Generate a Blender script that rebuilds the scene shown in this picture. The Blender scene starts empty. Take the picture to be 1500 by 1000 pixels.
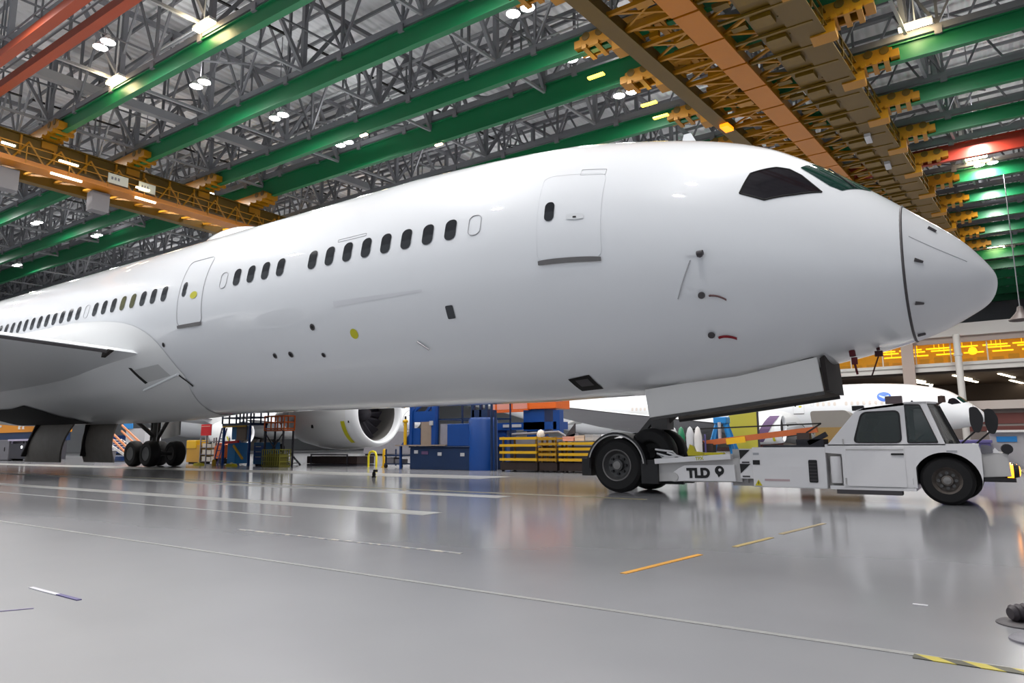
import bpy, bmesh, math, random
from math import sin, cos, pi, radians as R, sqrt
from mathutils import Vector, Matrix
from mathutils.geometry import tessellate_polygon
random.seed(7)
SC = bpy.context.scene
COL = SC.collection

# ------------------------------------------------------------------ materials
def lin(h):
    h = h.lstrip('#')
    o = []
    for i in (0, 2, 4):
        c = int(h[i:i+2], 16)/255
        o.append(c/12.92 if c <= .04045 else ((c+.055)/1.055)**2.4)
    return tuple(o)+(1,)
MATS = {}
def mat(name, color, rough=.5, metal=0, emit=0, coat=0, noise=0, nscale=3, alpha=1, spec=.5, ecol=None, bump=0):
    if name in MATS: return MATS[name]
    m = bpy.data.materials.new(name); m.use_nodes = True
    nt = m.node_tree; b = nt.nodes['Principled BSDF']
    c = lin(color)
    b.inputs['Base Color'].default_value = c
    b.inputs['Roughness'].default_value = rough
    b.inputs['Metallic'].default_value = metal
    b.inputs['Coat Weight'].default_value = coat
    b.inputs['Coat Roughness'].default_value = .03
    b.inputs['Specular IOR Level'].default_value = spec
    b.inputs['Alpha'].default_value = alpha
    if emit:
        b.inputs['Emission Color'].default_value = lin(ecol or color)
        b.inputs['Emission Strength'].default_value = emit
    if noise:
        tc = nt.nodes.new('ShaderNodeTexCoord')
        n = nt.nodes.new('ShaderNodeTexNoise'); n.inputs['Scale'].default_value = nscale; n.inputs['Detail'].default_value = 4
        mx = nt.nodes.new('ShaderNodeMix'); mx.data_type = 'RGBA'
        mx.inputs[6].default_value = tuple(max(0, x*(1-noise)) for x in c[:3])+(1,)
        mx.inputs[7].default_value = tuple(min(1, x*(1+noise)) for x in c[:3])+(1,)
        nt.links.new(tc.outputs['Object'], n.inputs['Vector'])
        nt.links.new(n.outputs['Fac'], mx.inputs[0])
        nt.links.new(mx.outputs[2], b.inputs['Base Color'])
        if bump:
            bp = nt.nodes.new('ShaderNodeBump'); bp.inputs['Strength'].default_value = bump
            nt.links.new(n.outputs['Fac'], bp.inputs['Height']); nt.links.new(bp.outputs[0], b.inputs['Normal'])
    MATS[name] = m
    return m

WHITE = mat('gloss white paint', '#e9ebee', .35, coat=1.0, spec=.2)
WHITE2 = mat('white wing paint', '#dfe1e3', .3, coat=.3)
RADOME = mat('radome paint', '#dcdde0', .3, coat=.3)
FAIR = mat('fairing paint', '#dfe0e0', .35, coat=.2)
GREYP = mat('grey wing underside', '#b9bab9', .4)
SEAM = mat('dark seam', '#4a4648', .6)
SEAML = mat('light seam', '#b4b4b8', .5)
GLASSD = mat('dark cabin glass', '#15171b', .08, spec=.7)
GLASSY = mat('yellowish cabin glass', '#4c4a12', .15)
COCKD = mat('cockpit glass', '#1a171c', .1, spec=.6)
COCKG = mat('cockpit glass with painted green reflection', '#17362f', .06, spec=.8)  # teal-green reflection painted into the glass colour
SILL = mat('grey sill plate', '#6c6a6a', .5)
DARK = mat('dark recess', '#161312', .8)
DARK2 = mat('dark brown recess', '#2a2422', .8)
RUB = mat('tyre rubber', '#141213', .75, noise=.2, nscale=8)
RIM = mat('wheel rim grey', '#5b5a5a', .5, metal=.4)
HUB = mat('wheel hub grey', '#8d8a88', .45, metal=.4)
STEEL = mat('steel', '#8f8f90', .35, metal=.8)
STRUT = mat('gear strut grey', '#4e4c4b', .5, metal=.3)
DOORG = mat('gear door grey', '#a3a2a0', .5)
DOORI = mat('gear door inside', '#8a837b', .6, noise=.2)
YEL = mat('yellow marker', '#c9c41c', .5)
REDR = mat('red ribbon', '#8a1420', .7)
BRNR = mat('faded ribbon', '#6d4f4f', .7)
GREEN = mat('green crane beam paint', '#0a6a3e', .42, noise=.12, nscale=.3)
GREEN2 = mat('dark green web paint', '#0b5a38', .5)
ORNG = mat('red oxide beam paint', '#963a18', .45, noise=.15, nscale=.3)
REDB = mat('red beam paint', '#8c2410', .45, noise=.2, nscale=.4)
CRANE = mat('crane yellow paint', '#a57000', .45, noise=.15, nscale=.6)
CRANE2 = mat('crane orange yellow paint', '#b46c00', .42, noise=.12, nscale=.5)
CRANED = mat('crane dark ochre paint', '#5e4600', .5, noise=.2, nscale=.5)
TRUSS = mat('truss grey steel', '#74757a', .55, noise=.2, nscale=.4)
TRUSSL = mat('truss pale steel', '#949598', .5)
TRUSSD = mat('truss dark steel', '#66676b', .6)
LAMP = mat('lamp glow', '#ffffff', .5, emit=22)
LAMPW = mat('warm lamp glow', '#ffe0a8', .5, emit=26)
LAMPC = mat('lamp casing', '#cfcfcf', .4)
TUGW = mat('tug white paint', '#f2efef', .3, coat=.4)
TUGG = mat('tug grey paint', '#cbc8c6', .4)
TUGD = mat('tug dark plastic', '#1d1b1d', .5)
INK = mat('black lettering', '#151313', .5)
BLUE = mat('machine blue paint', '#083f86', .4, noise=.15, nscale=1.2)
BLUED = mat('machine dark blue paint', '#08264c', .45, noise=.2, nscale=1.2)
BLUEL = mat('light blue paint', '#1f7ec2', .45)
ORANGE = mat('orange paint', '#d9641a', .45, noise=.1)
YELB = mat('yellow equipment paint', '#d8a811', .45, noise=.1)
YELL = mat('bright yellow paint', '#e0d020', .45)
TAN = mat('tan board', '#8f7f72', .7, noise=.15)
GREYM = mat('grey metal cabinet', '#77757b', .5, noise=.15)
GREYD = mat('dark grey equipment', '#34323a', .6, noise=.2)
GREYL = mat('light grey panel', '#b5b5b8', .5)
BROWN = mat('dark brown pallet', '#2d1f1c', .7, noise=.3)
BRICK = mat('maroon panel', '#6e3b36', .6)
PURP = mat('purple crate', '#5a5286', .5)
PURPS = mat('purple stripe', '#5c4468', .5)
REDS = mat('red sign paint', '#d4101c', .5)
PINK = mat('pale pink sheet', '#e0a090', .6)
HIVIS = mat('hi-vis vest', '#a8c81c', .6)
SKIN = mat('skin', '#b07e62', .55)
CLOTH = mat('dark clothing', '#23252e', .8)
AMBER = mat('amber lit glass', '#f0a410', .4, emit=1.2)
AMBERD = mat('amber glowing office interior', '#8a6410', .6, emit=.25)  # amber glow put into the wall, imitating office lamplight
SLAB = mat('mezzanine white slab', '#dad6d2', .5)
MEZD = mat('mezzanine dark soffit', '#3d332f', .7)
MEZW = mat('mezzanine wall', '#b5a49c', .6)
def glassmat(name, color, alpha):
    m = mat(name, color, .05, alpha=alpha, spec=.8)
    return m
CABG = glassmat('tinted cab glass', '#14241f', .72)
CABG2 = glassmat('clear cab glass', '#2a3a38', .55)

# ------------------------------------------------------------------ mesh builder
class MB:
    def __init__(s): s.v = []; s.f = []; s.mi = []
    def add(s, vs, fs, m=0):
        o = len(s.v); s.v += [tuple(v) for v in vs]
        s.f += [tuple(i+o for i in f) for f in fs]; s.mi += [m]*len(fs); return s
    def box(s, c, d, rz=0, m=0, ry=0):
        M = Matrix.Translation(c) @ Matrix.Rotation(rz, 4, 'Z') @ Matrix.Rotation(ry, 4, 'Y')
        x, y, z = d[0]/2, d[1]/2, d[2]/2
        vs = [M @ Vector(p) for p in ((-x,-y,-z),(x,-y,-z),(x,y,-z),(-x,y,-z),(-x,-y,z),(x,-y,z),(x,y,z),(-x,y,z))]
        return s.add(vs, [(0,3,2,1),(4,5,6,7),(0,1,5,4),(1,2,6,5),(2,3,7,6),(3,0,4,7)], m)
    def rng(s, x0, x1, y0, y1, z0, z1, m=0):
        return s.box(((x0+x1)/2, (y0+y1)/2, (z0+z1)/2), (abs(x1-x0), abs(y1-y0), abs(z1-z0)), 0, m)
    def bar(s, a, b, w, h=None, m=0):
        a, b = Vector(a), Vector(b); h = h or w
        d = (b-a); L = d.length
        if L < 1e-6: return s
        d.normalize(); up = Vector((0,0,1)) if abs(d.z) < .98 else Vector((1,0,0))
        x = d.cross(up).normalized(); z = x.cross(d)
        vs = []
        for p in (a, b):
            for sx, sz in ((-1,-1),(1,-1),(1,1),(-1,1)): vs.append(p + x*sx*w/2 + z*sz*h/2)
        return s.add(vs, [(0,1,2,3),(7,6,5,4),(0,4,5,1),(1,5,6,2),(2,6,7,3),(3,7,4,0)], m)
    def tube(s, pts, r, n=8, m=0, closed=False, caps=True):
        pts = [Vector(p) for p in pts]; k = len(pts); vs = []
        rr = r if isinstance(r, (list, tuple)) else [r]*k
        px = None
        for i, p in enumerate(pts):
            a = pts[i-1] if (i > 0 or closed) else p
            b = pts[(i+1) % k] if (i < k-1 or closed) else p
            d = (b-a).normalized()
            if px is None:
                up = Vector((0,0,1)) if abs(d.z) < .95 else Vector((1,0,0)); px = d.cross(up).normalized()
            else:
                px = (px - d*px.dot(d)).normalized()
            py = d.cross(px)
            for j in range(n):
                t = 2*pi*j/n; vs.append(p + px*cos(t)*rr[i] + py*sin(t)*rr[i])
        fs = []
        for i in range(k if closed else k-1):
            for j in range(n):
                a = i*n+j; b = i*n+(j+1) % n; c = ((i+1) % k)*n+(j+1) % n; d = ((i+1) % k)*n+j
                fs.append((a, b, c, d))
        if caps and not closed:
            fs.append(tuple(range(n-1, -1, -1))); fs.append(tuple(range((k-1)*n, k*n)))
        return s.add(vs, fs, m)
    def lathe(s, prof, org, axis='z', n=32, m=0, a0=0, a1=2*pi):
        org = Vector(org); vs = []; full = abs(a1-a0-2*pi) < 1e-6; k = n if full else n+1
        for (r, h) in prof:
            for j in range(k):
                t = a0+(a1-a0)*j/n
                c, d = r*cos(t), r*sin(t)
                v = {'z': (c, d, h), 'x': (h, c, d), 'y': (c, h, d)}[axis]
                vs.append(org+Vector(v))
        fs = []
        for i in range(len(prof)-1):
            for j in range(n):
                a = i*k+j; b = i*k+(j+1) % k; fs.append((a, b, b+k, a+k) if axis != 'y' else (a, a+k, b+k, b))
        return s.add(vs, fs, m)
    def plate(s, outer, y0, y1, holes=(), plane='xz', m=0):
        """flat plate: polygon(s) in a plane, given thickness between y0 and y1 of the third axis"""
        loops = [list(outer)]+[list(h) for h in holes]
        P = {'xz': lambda a, b, y: (a, y, b), 'xy': lambda a, b, y: (a, b, y), 'yz': lambda a, b, y: (y, a, b)}[plane]
        flat = [p for l in loops for p in l]
        tris = tessellate_polygon([[Vector((a, b, 0)) for a, b in l] for l in loops])
        N = len(flat)
        vs = [P(a, b, y0) for a, b in flat]+[P(a, b, y1) for a, b in flat]
        fs = [tuple(t) for t in tris]+[tuple(i+N for i in reversed(t)) for t in tris]
        o = 0
        for l in loops:
            n = len(l)
            for i in range(n):
                a, b = o+i, o+(i+1) % n; fs.append((a, b, b+N, a+N))
            o += n
        return s.add(vs, fs, m)
    def grid(s, rows, closed=False, m=0):
        nr = len(rows); nc = len(rows[0]); vs = [v for r in rows for v in r]; fs = []
        for i in range(nr-1):
            for j in range(nc if closed else nc-1):
                a = i*nc+j; b = i*nc+(j+1) % nc; fs.append((a, b, b+nc, a+nc))
        return s.add(vs, fs, m)
    def build(s, name, mats, parent=None, smooth=None, rel=True, bevel=0):
        """link as one mesh object; coordinates are world ones when the parent is a root Empty (rel)"""
        me = bpy.data.meshes.new(name)
        off = Vector((0,0,0))
        if parent is not None and rel: off = parent.matrix_world_loc if hasattr(parent, 'matrix_world_loc') else rootloc(parent)
        me.from_pydata([tuple(Vector(v)-off) for v in s.v], [], s.f)
        if not isinstance(mats, (list, tuple)): mats = [mats]
        for m in mats: me.materials.append(m)
        for p, i in zip(me.polygons, s.mi): p.material_index = i
        bm = bmesh.new(); bm.from_mesh(me)
        bmesh.ops.recalc_face_normals(bm, faces=bm.faces); bm.to_mesh(me); bm.free()
        if smooth is not None:
            for p in me.polygons: p.use_smooth = True
            me.set_sharp_from_angle(angle=R(smooth))
        o = bpy.data.objects.new(name, me); COL.objects.link(o)
        if parent is not None: o.parent = parent
        if bevel:
            b = o.modifiers.new('bevel', 'BEVEL'); b.width = bevel; b.segments = 2; b.limit_method = 'ANGLE'
        return o
def rootloc(o):
    t = Vector((0,0,0))
    while o is not None: t = t + Vector(o.location); o = o.parent
    return t
def tag(o, label, cat, group=None, kind=None):
    o['label'] = label; o['category'] = cat
    if group: o['group'] = group
    o['kind'] = kind or 'thing'
    return o
def thing(name, label, cat, loc=(0,0,0), group=None, rz=0):
    o = bpy.data.objects.new(name, None); COL.objects.link(o); o.location = loc; o.empty_display_size = .3
    o.rotation_euler = (0,0,rz)
    return tag(o, label, cat, group)
def struct(o):
    o['kind'] = 'structure'; return o
def ring(c, r, axis, n=24):
    out = []
    for j in range(n):
        t = 2*pi*j/n
        out.append({'x': (c[0], c[1]+r*cos(t), c[2]+r*sin(t)), 'y': (c[0]+r*cos(t), c[1], c[2]+r*sin(t)), 'z': (c[0]+r*cos(t), c[1]+r*sin(t), c[2])}[axis])
    return out
def rpoly(pts, r, n=4):
    """round the corners of a 2D polygon"""
    out = []; k = len(pts)
    for i in range(k):
        p = Vector(pts[i]); a = Vector(pts[i-1])-p; b = Vector(pts[(i+1) % k])-p
        d = min(r, a.length*.45, b.length*.45); p0 = p+a.normalized()*d; p1 = p+b.normalized()*d
        for j in range(n+1):
            t = j/n; q = p0*(1-t)**2+p*2*t*(1-t)+p1*t*t; out.append((q.x, q.y))
    return out
ORD = 'first second third fourth fifth sixth seventh eighth ninth tenth eleventh twelfth thirteenth fourteenth fifteenth sixteenth seventeenth eighteenth nineteenth twentieth'.split()
def text_obj(name, body, size, loc, rot, m, parent, ext=.004, bold=0):
    c = bpy.data.curves.new('glyphs', 'FONT'); c.body = body; c.size = size; c.extrude = ext; c.offset = bold
    c.align_x = 'CENTER'; c.align_y = 'CENTER'
    f = bpy.data.objects.new('glyphs', c); COL.objects.link(f); bpy.context.view_layer.update()
    me = bpy.data.meshes.new_from_object(f.evaluated_get(bpy.context.evaluated_depsgraph_get()))
    bpy.data.objects.remove(f); bpy.data.curves.remove(c)
    me.materials.clear(); me.materials.append(m)
    o = bpy.data.objects.new(name, me); COL.objects.link(o)
    o.parent = parent; o.location = Vector(loc)-rootloc(parent); o.rotation_euler = rot
    return o
def copy_tree(o, parent=None):
    c = o.copy(); COL.objects.link(c); c.parent = parent
    for ch in list(o.children): copy_tree(ch, c)
    return c

# ------------------------------------------------------------------ airliner body shape
NX, AY, ZC, AP = .4066, 13.212, 4.9423, R(-.4613)
S_ = [0,.12,.4,.9,1.6,2.4,3.3,4.3,5.5,7,9,11.5]
ZT = [-1.232,-.93,-.549,-.075,.538,1.176,1.742,2.104,2.386,2.662,2.836,2.958]
ZB = [-1.232,-1.568,-1.762,-2.013,-2.223,-2.40,-2.565,-2.7,-2.822,-2.861,-2.912,-2.912]
HW = [0,.412,.777,1.175,1.579,1.92,2.22,2.461,2.658,2.797,2.877,2.9]
def pchip(xs, ys, x):
    n = len(xs); h = [xs[i+1]-xs[i] for i in range(n-1)]; d = [(ys[i+1]-ys[i])/h[i] for i in range(n-1)]
    m = [0]*n; m[0] = d[0]; m[-1] = d[-1]
    for i in range(1, n-1):
        if d[i-1]*d[i] > 0:
            w1 = 2*h[i]+h[i-1]; w2 = h[i]+2*h[i-1]; m[i] = (w1+w2)/(w1/d[i-1]+w2/d[i])
    k = 0
    while k < n-2 and x > xs[k+1]: k += 1
    t = (x-xs[k])/h[k]
    return (2*t**3-3*t**2+1)*ys[k]+(t**3-2*t**2+t)*h[k]*m[k]+(-2*t**3+3*t**2)*ys[k+1]+(t**3-t**2)*h[k]*m[k+1]
RS = [sqrt(x) for x in S_]
LEN = 68.3
def sect(s):
    """top, bottom, half width, widest height of the body at s metres behind the nose tip"""
    if s <= 11.5:
        r = sqrt(max(s, 0)); zt, zb, hw = pchip(RS, ZT, r), pchip(RS, ZB, r), pchip(RS, HW, r)
    else:
        zt, zb, hw = ZT[-1], ZB[-1], HW[-1]
        if s > 46:
            t = (s-46)/(LEN-46); e = t*t*(3-2*t)*.5+t*t*.5
            zb = zb+e*4.6; zt = zt-.75*t**3; hw = hw*(1-.93*t**1.7); 
            if zb > zt-.3: zb = zt-.3
    f = min(1, max(0, s/7)); f = f*f*(3-2*f); zm = ZT[0]*(1-f)
    if s > 46: zm = (zt+zb)/2*min(1, (s-46)/8)
    return zt, zb, hw, zm
def surf(s, th, off=0):
    """point on the skin (th degrees up from starboard side), pushed out by off"""
    def pt(s, a):
        zt, zb, hw, zm = sect(s); sn = sin(a)
        return Vector((NX-s, AY-hw*cos(a), ZC+(zm+(zt-zm)*sn if sn > 0 else zm+(zm-zb)*sn)-(s-(-.2526)-22)*sin(AP)))
    a = R(th); p = pt(s, a)
    if off:
        e = .01
        d1 = pt(s+e, a)-pt(max(s-e, 1e-4), a); d2 = pt(s, a+e)-pt(s, a-e)
        nn = d2.cross(d1)
        if nn.length > 1e-9:
            nn.normalize()
            c = Vector((p.x, AY, ZC+sect(s)[3]-(s-22)*sin(AP)))
            if nn.dot(p-c) < 0: nn = -nn
            p = p+nn*off
    return p
def densify(o, ds=.08, dt=1.6):
    out = []
    for i in range(len(o)):
        a, b = o[i], o[(i+1) % len(o)]; n = max(1, int(max(abs(b[0]-a[0])/ds, abs(b[1]-a[1])/dt)+.99))
        out += [(a[0]+(b[0]-a[0])*k/n, a[1]+(b[1]-a[1])*k/n) for k in range(n)]
    return out
def patch(mb, outl, off=.012, rings=4, m=0, fn=None):
    """a patch lying on the skin; outl = list of (s, th)"""
    fn = fn or surf
    outl = densify(outl)
    cs = sum(p[0] for p in outl)/len(outl); ct = sum(p[1] for p in outl)/len(outl); n = len(outl)
    vs = [fn(cs, ct, off)]
    for k in range(1, rings+1):
        f = k/rings; vs += [fn(cs+(a-cs)*f, ct+(b-ct)*f, off) for a, b in outl]
    fs = [(0, 1+j, 1+(j+1) % n) for j in range(n)]
    for k in range(rings-1):
        for j in range(n):
            a = 1+k*n+j; b = 1+k*n+(j+1) % n; fs.append((a, a+n, b+n, b))
    mb.add(vs, fs, m)
def rr_outline(cs, ct, ws, wt, r=.45, n=5, lean=0):
    """rounded rectangle in (s, th); ws metres, wt degrees"""
    out = []
    for (sx, st, a0) in ((1,1,0),(-1,1,90),(-1,-1,180),(1,-1,270)):
        for j in range(n+1):
            a = R(a0+90*j/n)
            out.append((cs+ws/2*(sx*(1-r)+r*cos(a)), ct+wt/2*(st*(1-r*.55)+r*.55*sin(a))))
    return out
def disc_outline(cs, ct, rm, n=16, asp=1):
    return [(cs+rm*cos(2*pi*j/n)*asp, ct+rm/.0506*sin(2*pi*j/n)) for j in range(n)]

AIR = thing('airliner', 'huge all-white twin-engine airliner on tow, its nose wheel held by the white tug', 'airplane', (-5.5, AY, 0))
# main body, radome, tail cone
def body_rows(ss, n=96):
    return [[surf(s, 360*j/n) for j in range(n)] for s in ss]
ss = [1.2+.07*i for i in range(0, 60)]+[5.5+.25*i for i in range(0, 25)]+[12+2*i for i in range(0, 18)]+[47+1.3*i for i in range(0, 17)]
mb = MB(); mb.grid(body_rows(ss), closed=True)
FUS = mb.build('fuselage', WHITE, AIR, smooth=60)
mb = MB(); rs = [1.19*((i/26)**2) for i in range(1, 27)]
rows = body_rows(rs); mb.grid(rows, closed=True); n0 = len(mb.v); mb.add([surf(0, 0)]+rows[0], [(0, 1+j, 1+(j+1) % 96) for j in range(96)])
RAD = mb.build('radome', RADOME, AIR, smooth=60)
mb = MB(); mb.tube([surf(1.2, 360*j/64, -.004) for j in range(64)], .022, 8, closed=True)
mb.build('radome_seam', SEAM, RAD, smooth=60)
for s_, t_ in ((.80, 47), (1.0, 7), (1.05, -33), (1.10, -74)):
    mb = MB(); a = surf(s_+.05, t_, .01); b = surf(s_-.05, t_-1, .02); mb.tube([a, b], [.03, .018], 8)
    mb.build('latch_cover', SEAM, RAD, smooth=60)
mb = MB(); mb.tube([surf(1.1-.09*i, 26-1.0*i, .002) for i in range(9)], .006, 6); mb.build('lightning_strip', SEAML, RAD)

# cabin windows (starboard, then a few mirrored on the port side)
WP = .6135
front = [0, 1, 2, 3, 4, 5, 6, 7, 8, 10, 11, 12, 13, 14]
S1 = 8.457
AFT = 20.068
def window_at(s, th=10.45, side=1, m=GLASSD, name='cabin_window'):
    mb = MB()
    fn = surf if side > 0 else (lambda a, b, o: surf(a, 180-b, o))
    patch(mb, rr_outline(s, th, .295, 9.3, .9, 6), .012, 3, fn=fn)
    return mb.build(name, m, AIR, smooth=50)
def plug_at(s, th=10.45):
    mb = MB(); pts = [surf(a, b, .006) for a, b in rr_outline(s, th, .30, 9.0, .9, 6)]
    mb.tube(pts, .010, 6, closed=True); return mb.build('window_plug', SEAML, AIR, smooth=60)
WINS = []
for k in front:
    s = S1+WP*k
    if k in (0, 14): plug_at(s)
    else: WINS.append(window_at(s))
for k in range(34):
    s = AFT+WP*k
    if k == 8: plug_at(s); continue
    WINS.append(window_at(s, m=GLASSY if k in (3, 4) else GLASSD))
# doors
def door_outline(s0, s1, t0, t1): 
    return rr_outline((s0+s1)/2, (t0+t1)/2, s1-s0, t1-t0, .28, 5)
def door(s0, s1, t0, t1, label, outline_mat, thick, wins, wint, handle, sill_m):
    mb = MB(); o = door_outline(s0, s1, t0, t1)
    patch(mb, o, .003, 14); d = mb.build('passenger_door', WHITE, AIR, smooth=50)
    mb = MB(); mb.tube([surf(a, b, .006) for a, b in densify(o)], thick, 6, closed=True); mb.build('door_seam', outline_mat, d, smooth=60)
    mb = MB(); patch(mb, rr_outline(wins, wint, .2, 8.6, .9, 6), .016, 3); mb.build('door_window', GLASSD, d, smooth=50)
    mb = MB(); patch(mb, rr_outline((s0+s1)/2, t0-.4, s1-s0-.02, 2.0, .5, 4), .03, 4)
    x = mb.build('sill_plate', sill_m, d, smooth=50)
    return d
D2 = door(17.98, 19.22, -10.6, 29, '', SEAML, .012, 18.955, 10.2, None, SILL)
mb = MB(); patch(mb, disc_outline(18.42, 5.6, .105, 20, 1.7), .014, 3); mb.build('handle_cover', YEL, D2)
D1 = door(5.72, 7.0, -9.6, 29, '', WHITE, .002, 6.745, 10.4, None, SILL)
mb = MB(); patch(mb, rr_outline(6.22, 7.2, .34, 2.6, .8, 5), .018, 3); h = mb.build('door_handle', WHITE2, D1, smooth=50)
mb = MB(); patch(mb, rr_outline(6.22, 6.9, .07, .7, .5, 4), .022, 2); mb.build('handle_recess', DARK, h)
# faint skin panels above the windows
for (cs, ct, ws, wt) in ((12.1, 17.5, .95, 1.3), (6.0, 30, .5, 3.5)):
    mb = MB(); mb.tube([surf(a, b, .002) for a, b in densify(rr_outline(cs, ct, ws, wt, .2, 3))], .005, 5, closed=True); mb.build('skin_panel_outline', SEAML, AIR)
# cargo door scuff band, panels, vents, sticker
mb = MB(); patch(mb, [(9.86, -12.6), (12.6, -11.4), (12.6, -14.2), (9.86, -13.6)], .003, 6); mb.build('faded_patch', mat('faded paint patch', '#dcdde1', .3), AIR, smooth=60)
mb = MB(); patch(mb, rr_outline(9.22, -23.6, .2, 5.6, .35, 4), .01, 2); mb.build('access_window', mat('grey access glass', '#3a3d42', .2), AIR)
mb = MB(); patch(mb, disc_outline(12.146, -27.5, .125, 14), .01, 2); mb.build('yellow_sticker', YEL, AIR)
for s_, t_, r_ in ((13.48, -21.7, .085), (14.63, -34, .085), (15.26, -33.8, .075), (13.46, -36.2, .065), (20.13, -19.7, .075)):
    mb = MB(); patch(mb, disc_outline(s_, t_, r_, 12), .012, 2); v = mb.build('vent_port', SEAM, AIR)
    mb = MB(); patch(mb, disc_outline(s_, t_, r_*.5, 10), .018, 1); mb.build('vent_core', DARK, v)
mb = MB(); patch(mb, rpoly([(7.24, -62.6), (6.72, -60.6), (6.68, -73.0), (7.2, -74.0)], .12, 3), .012, 4); OV = mb.build('outflow_valve', DARK, AIR, smooth=50)
mb = MB(); patch(mb, rpoly([(7.1, -63.6), (6.8, -62.8), (6.78, -68.5), (7.08, -69.0)], .08, 3), .025, 2); mb.build('valve_flap', SEAM, OV)
mb = MB(); a = surf(10.35, -34.5, .02); mb.tube([a, surf(10.1, -38.5, .05)], .018, 6); mb.build('drain_mast', STEEL, AIR)
# cockpit glazing both sides
side_o = [(3.42, 23.2), (3.29, 35.6), (2.93, 44.9), (2.74, 46.9), (2.56, 45.2), (2.25, 37.2), (2.62, 29.6), (3.05, 22.3)]
shield_o = [(2.60, 52.8), (2.47, 66), (2.36, 87.6), (1.66, 87.6), (1.62, 66), (1.98, 45.2), (2.15, 45.0)]
for side in (1, -1):
    fn = surf if side > 0 else (lambda a, b, o: surf(a, 180-b, o))
    mb = MB(); patch(mb, rpoly(side_o, .06, 2), .008, 8, fn=fn); w = mb.build('cockpit_side_window', COCKD, AIR, smooth=40)
    mb = MB(); mb.tube([fn(a, b, .006) for a, b in densify(rpoly(side_o, .06, 2))], .014, 6, closed=True); mb.build('window_surround', DARK, w)
    mb = MB(); patch(mb, shield_o, .008, 10, fn=fn); w = mb.build('windshield', COCKG, AIR, smooth=40)
    mb = MB(); mb.tube([fn(1.82, 55, .03), fn(2.25, 70, .03)], .012, 6); mb.build('wiper', DARK, w)
# probes on the nose
mb = MB(); a = surf(4.04, -6.0, 0); b = surf(4.04, -6.0, .10); mb.tube([a, b], [.06, .04], 8); mb.tube([b+Vector((-.03,0,0)), b+Vector((.07, -.01, 0))], .045, 8); mb.build('pitot_probe', SEAM, AIR, smooth=60)
mb = MB(); patch(mb, rr_outline(4.17, -6.2, .22, 1.6, .4, 4), .02, 2); mb.build('probe_mount', WHITE, AIR)
mb = MB(); mb.tube([surf(4.2+.05*i, -9-2.8*i, .012) for i in range(7)], .010, 6); mb.build('static_cable', GREYL, AIR)
for s_, t_ in ((4.1, -24), (4.11, -43)):
    mb = MB(); mb.lathe([(.001, 0), (.06, 0), (.056, .03), (.001, .03)], (0,0,0), 'z', 14)
    c = surf(s_, t_, .02); nrm = (surf(s_, t_, .3)-surf(s_, t_, .1)).normalized(); q = nrm.to_track_quat('Z', 'Y')
    mb.v = [tuple(q @ Vector(v)+c) for v in mb.v]; mb.build('angle_of_attack_port', SEAM, AIR, smooth=50)
# antennas and the dome on the crown
mb = MB(); rows = []
for i in range(15):
    u = i/14; s = 19.0+3.2*u; hgt = .42*max(0, sin(pi*u))**.7; wdt = 22*(max(0.02, sin(pi*u))**.5)
    rows.append([surf(s, 90-wdt+2*wdt*j/16, .004+hgt*max(0, sin(pi*j/16))**.8) for j in range(17)])
mb.grid(rows); mb.build('antenna_dome', WHITE, AIR, smooth=60)
for s_ in (15.9, 4.95):
    mb = MB(); a = surf(s_, 90); mb.plate([(a.x+.22, a.z-.02), (a.x+.05, a.z+.34), (a.x-.1, a.z+.34), (a.x-.2, a.z-.02)], a.y-.02, a.y+.02); mb.build('blade_antenna', WHITE2, AIR)

# wing-body fairing
def fair_edge(t):
    if t < -40: return 19.75-(t+40)*.03
    return pchip([-40, -26, -17, -6, 1, 5], [19.75, 20.1, 20.5, 21.6, 23.6, 26.5], t)
def fair_pt(s, t):
    f = min(1, max(0, (s-fair_edge(t))/5.0)); f = f*(2-f)
    b = min(1, max(0, (42-s)/6)); b = b*b*(3-2*b)
    D = .42*max(0, min(1, (4-t)/24))
    if t < -40: D = .42-.22*min(1, (-40-t)/30)
    return D*f*b+.014
def fair_surf(s, t, off=0): return surf(s, t, fair_pt(s, t)+off)
mb = MB()
for side in (1, -1):
    rows = []
    for i in range(41):
        t = -90+(4+90)*i/40; e = fair_edge(t)
        row = []
        for k in range(40):
            s = e+(42.5-e)*(k/39)**1.6
            o = fair_pt(s, t) if k < 39 else .0
            row.append(surf(s, t, o) if side > 0 else surf(s, 180-t, o))
        rows.append(row)
    mb.grid(rows)
FAIRO = mb.build('wing_fairing', FAIR, AIR, smooth=50)
# ram air inlet and flap on the fairing
mb = MB(); patch(mb, rpoly([(22.0, -29), (21.85, -29.5), (21.45, -39.5), (21.6, -40)], .03, 2), .012, 2, fn=fair_surf); mb.build('ram_air_slot', DARK, FAIRO)
mb = MB(); patch(mb, rpoly([(21.9, -31), (20.6, -30), (20.3, -38), (21.5, -39.4)], .05, 2), .006, 3, fn=fair_surf); mb.build('inlet_flap', GREYP, FAIRO)
mb = MB(); mb.tube([fair_surf(21.9, -44, .03), fair_surf(19.95, -38, .03)], .04, 8); mb.build('inlet_lip_strip', WHITE, FAIRO)
mb = MB(); patch(mb, rpoly([(20.0, -38), (19.93, -38.4), (19.7, -47.5), (19.78, -48)], .02, 2), .012, 2, fn=fair_surf); mb.build('outlet_slot', DARK, FAIRO)
# dark patch on the starboard belly, painted for shade in an open wheel bay
mb = MB()
patch(mb, rpoly([(32.6, -50), (31.0, -47), (30.2, -54), (29.4, -70), (29.3, -82), (36, -82), (36.5, -60), (35, -50)], .5, 3), .02, 6, fn=fair_surf); mb.build('wheel_bay_shade', DARK, FAIRO, smooth=60)

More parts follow.
